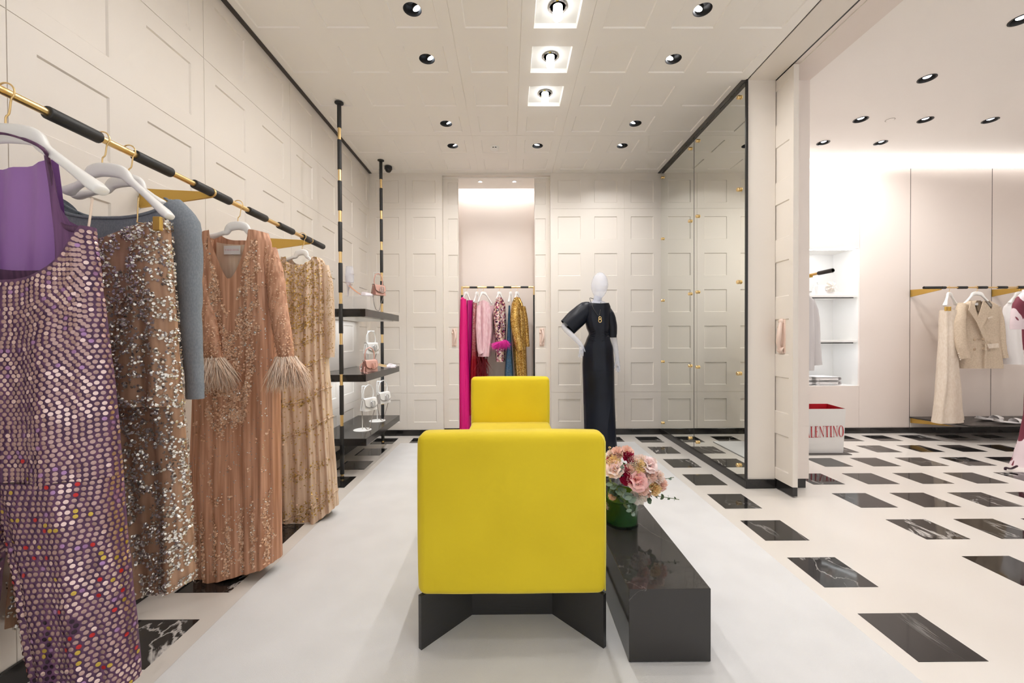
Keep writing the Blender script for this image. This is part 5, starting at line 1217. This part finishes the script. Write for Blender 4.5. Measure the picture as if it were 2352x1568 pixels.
# pale garment on the rail behind the door jamb
g = empty('pale_coat', (2.9, 3.95, 1.0), 'pale grey sleeved garment half hidden behind the door jamb', 'coat')
hanger((2.82, 3.95, 1.822), (Vector((2.64, 3.95, 1.69)), Vector((2.98, 3.95, 1.69))), 'white hanger of the pale garment behind the door jamb', 'white hangers in the right room', thick=.018)
Body(3.95, [(672, 1802, 1852), (690, 1790, 1868), (760, 1792, 1870), (850, 1790, 1868)], .07, ((5, .008, .2), (9, .005, 1.)), seed=71).mesh(56, 30).build('body', 'palegrey', g, 180)
sleeve([at(1862, 690, 3.95), at(1871, 730, 3.95), at(1874, 790, 3.94), at(1877, 838, 3.94)], [.04, .045, .042, .046], 3).build('sleeve', 'palegrey', g, 180)

# white paper shopping bag with red inside
sb = empty('shopping_bag', (3.35, 4.3, 0), 'large white paper shopping bag with red lining and red lettering', 'shopping bag')
by0, by1 = 4.25, 4.50; bx0, bx1 = 3.045, 3.565; bh = .478
A = [(bx0, by0, .006), (bx1-.012, by0, .006), (bx1-.02, by1, .006), (bx0, by1, .006)]; Bt = [(bx0, by0-.012, bh), (bx1+.005, by0-.012, bh), (bx1+.01, by1, bh+.012), (bx0, by1, bh+.012)]
def lerp3(p, q, t): return tuple(a+(b-a)*t for a, b in zip(p, q))
rows = []
for k in range(9):
    t = k/8; c4 = [lerp3(a, b, t) for a, b in zip(A, Bt)]; row = []
    for i in range(4):
        for q in range(6):
            p = Vector(lerp3(c4[i], c4[(i+1) % 4], q/6)); w_ = noise.noise(p*7)*.006*math.sin(PI*q/6); row.append((p.x + (w_ if i % 2 else 0), p.y + (w_ if not i % 2 else 0), p.z))
    rows.append(row)
MB().rings(rows, True, False).build('paper_shell', 'paper', sb, 30)
MB().rings([[(x + (.004 if x < 3.3 else -.004), y + (.004 if y < 4.38 else -.004), z-.001) for x, y, z in r_] for r_ in rows[1:]], True, False).build('red_lining', 'redpaper', sb, 30)
_, wd = letters('VALENTINO', Matrix.Identity(4), 1.0)
ta, tb = at(1836, 1006, 4.24), at(1939, 1006, 4.24); hh = (tb.x-ta.x)/wd
Mt = Matrix.Translation((ta.x, by0-.0125, at(1900, 1005, 4.24).z)) @ Matrix.Rotation(math.radians(-1.2), 4, 'Y') @ Matrix(((1, 0, 0, 0), (0, 1, 0, -.0), (0, 0, 1.9, 0), (0, 0, 0, 1)))
letters('VALENTINO', Mt, hh)[0].build('lettering', 'redink', sb)
MB().bbox((2.95, 4.19, 0), (3.60, 4.55, .006), .002, 1).build('floor_plate', 'darktrim', org=(3.3, 4.4, 0), label='thin dark plate on the floor under the shopping bag', cat='plate')

# linen suit, blouse, shoes on the platform
RG = 'clothes on the right room rail'; RHG = 'white hangers in the right room'
YR = 4.77
hanger((at(2180, 660, YR).x, YR, 1.822), (at(2170, 702, YR-.08), at(2196, 700, YR+.05)), 'white hanger of the linen trousers', RHG, thick=.022, hook_r=.02, hook_h=.05)
g = empty('linen_trousers', at(2180, 968, YR), 'cream linen flared trousers hanging beside the blazer', 'trousers', RG)
Body(YR-.03, [(712, 2164, 2190), (760, 2164, 2190), (850, 2160, 2193), (900, 2156, 2198), (950, 2150, 2202), (968, 2147, 2204)], .10, ((4, .012, .2), (7, .008, 1.)), bot=lambda c, s_: .015*c, seed=81).mesh(64, 44).build('front_leg', 'linenlight', g, 180)
Body(YR+.06, [(716, 2168, 2189), (850, 2166, 2194), (920, 2160, 2203), (962, 2152, 2212)], .06, ((4, .010, .2),), seed=82).mesh(48, 30).build('back_leg', 'linenlight', g, 180)
for px in (2173, 2181): 
    p = at(px, 708, YR-.12); MB().bbox((p.x-.012, p.y-.01, p.z-.03), (p.x+.012, p.y+.01, p.z+.02), .003, 1).build('clip', 'brassmatte', g)
YZ = 4.74
hanger((at(2243, 660, YR).x, YR, 1.822), (at(2212, 702, YZ), at(2280, 704, YZ)), 'white hanger inside the linen blazer', RHG, thick=.022, hook_r=.02, hook_h=.045)
g = empty('linen_blazer', at(2245, 845, YZ), 'beige double-breasted linen blazer on the right wall rail', 'blazer', RG)
BZR = Body(YZ, [(688, 2226, 2262), (702, 2206, 2288), (720, 2198, 2294), (770, 2203, 2291), (845, 2196, 2300)], .085, ((4, .006, .2), (7, .004, 1.)), top=lambda c, s_: -.02*abs(c) - (.25*max(0, 1-abs(c+.05)/.5) if s_ < 0 else .0), seed=83, d0=.8)
BZR.mesh(96, 44).build('body', 'linen', g, 180)
sleeve([at(2212, 700, YZ-.02), at(2203, 740, YZ-.06), at(2208, 790, YZ-.1), at(2218, 822, YZ-.12)], [.058, .066, .062, .055], 3, .7).build('sleeve', 'linen', g, 180)
sleeve([at(2288, 705, YZ), at(2296, 745, YZ-.01), at(2300, 790, YZ-.02), at(2307, 822, YZ-.03)], [.044, .046, .042, .038], 4, .8).build('sleeve', 'linen', g, 180)
yl = YZ-.105
def flat_piece(name, pts, y, m_, th=.006):
    P_ = [at(a, b, y) for a, b in pts]; MB().prism([(p.x, p.z) for p in P_], y-th, y).build(name, m_, g)
flat_piece('lapel', [(2230, 690), (2224, 712), (2243, 742), (2262, 786), (2266, 776), (2252, 740), (2240, 716)], yl, 'linen')
flat_piece('lapel', [(2258, 690), (2268, 700), (2278, 714), (2272, 716), (2256, 750), (2246, 728)], yl+.004, 'linen')
flat_piece('front_edge', [(2262, 786), (2266, 790), (2264, 845), (2260, 845)], yl+.004, 'linen')
flat_piece('pocket_flap', [(2266, 790), (2292, 788), (2293, 798), (2270, 800)], yl-.002, 'linenlight')
flat_piece('chest_pocket', [(2267, 730), (2279, 726), (2279, 729), (2268, 733)], yl+.006, 'linenlight')
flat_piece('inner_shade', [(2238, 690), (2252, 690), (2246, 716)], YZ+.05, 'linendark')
for px, py in ((2258, 779), (2258, 801), (2238, 780), (2238, 802)):
    p = at(px, py, yl-.003); MB().lathe([(.016, .0), (.016, -.004), (.012, -.006), (.001, -.005)], p, 16, 'Y').build('button', 'button', g, 50)
for k in range(4):
    p = at(2201+k*1.5, 812+k*4.5, YZ-.17); MB().lathe([(.009, .0), (.009, -.004), (.001, -.005)], p, 12, 'Y').build('cuff_button', 'linenlight', g, 50)
lp = at(2243, 697, YZ+.03); MB().box((lp.x-.02, lp.y, lp.z-.02), (lp.x+.02, lp.y+.002, lp.z+.01)).build('brand_label', 'paper', g)
g = empty('white_blouse', at(2325, 835, 4.85), 'plain white blouse hanging behind the blazer sleeve', 'blouse', RG)
hanger((at(2340, 660, YR).x, YR, 1.822), (at(2318, 696, YR), at(2366, 696, YR)), 'white hanger of the white blouse at the right edge', RHG, thick=.02, hook_r=.02, hook_h=.045)
Body(4.80, [(690, 2322, 2362), (705, 2308, 2376), (740, 2300, 2384), (800, 2303, 2384), (836, 2312, 2384)], .07, ((5, .01, .2), (9, .006, 1.)), seed=85).mesh(64, 34).build('body', 'whitecloth', g, 180)
put(shoe('pale woven flat shoe nearer the front of the platform', 'whitecloth', 'whitecloth', .012, False, True), (5.74, 4.70, .212), 0, 1.5)
put(shoe('pale woven flat shoe nearer the wall on the platform', 'whitecloth', 'whitecloth', .012, False, True), (5.72, 4.86, .212), .08, 1.5)
# printed gown on the mannequin at the right photo edge
m2 = empty('dress_form', (4.98, 3.8, 0), 'mannequin at the right photo edge in a burgundy print gown', 'mannequin')
YM2 = 3.80
Body(YM2, [(664, 2358, 2400), (690, 2352, 2430), (760, 2358, 2420), (860, 2366, 2440), (950, 2364, 2460), (1000, 2354, 2470), (1045, 2340, 2480), (1086, 2324, 2500)], .13, ((5, .014, .2), (9, .008, 1.)), seed=91, sq=.9).mesh(80, 60, True).build('gown', 'printcloth', m2, 180)
sleeve([at(2356, 680, YM2), at(2342, 700, YM2-.02), at(2337, 730, YM2-.03), at(2336, 756, YM2-.03)], [.05, .055, .055, .055], 3).build('sleeve', 'printcloth', m2, 180)
MB().tube(catmull([at(2336, 1070, YM2-.12), at(2322, 1076, YM2-.14), at(2310, 1074, YM2-.15), at(2309, 1079, YM2-.15)], 5), .009, 8).build('hem_tie', 'sequinplum', m2, 180)
MB().lathe([(.16, .0), (.16, .008), (.015, .012), (.015, 1.2)], (5.08, YM2, 0), 24).build('stand', 'chrome', m2, 40)
MB().ell(at(2394, 630, YM2), (.085, .1, .14), 20, 14).build('head', 'plastic', m2, 180)
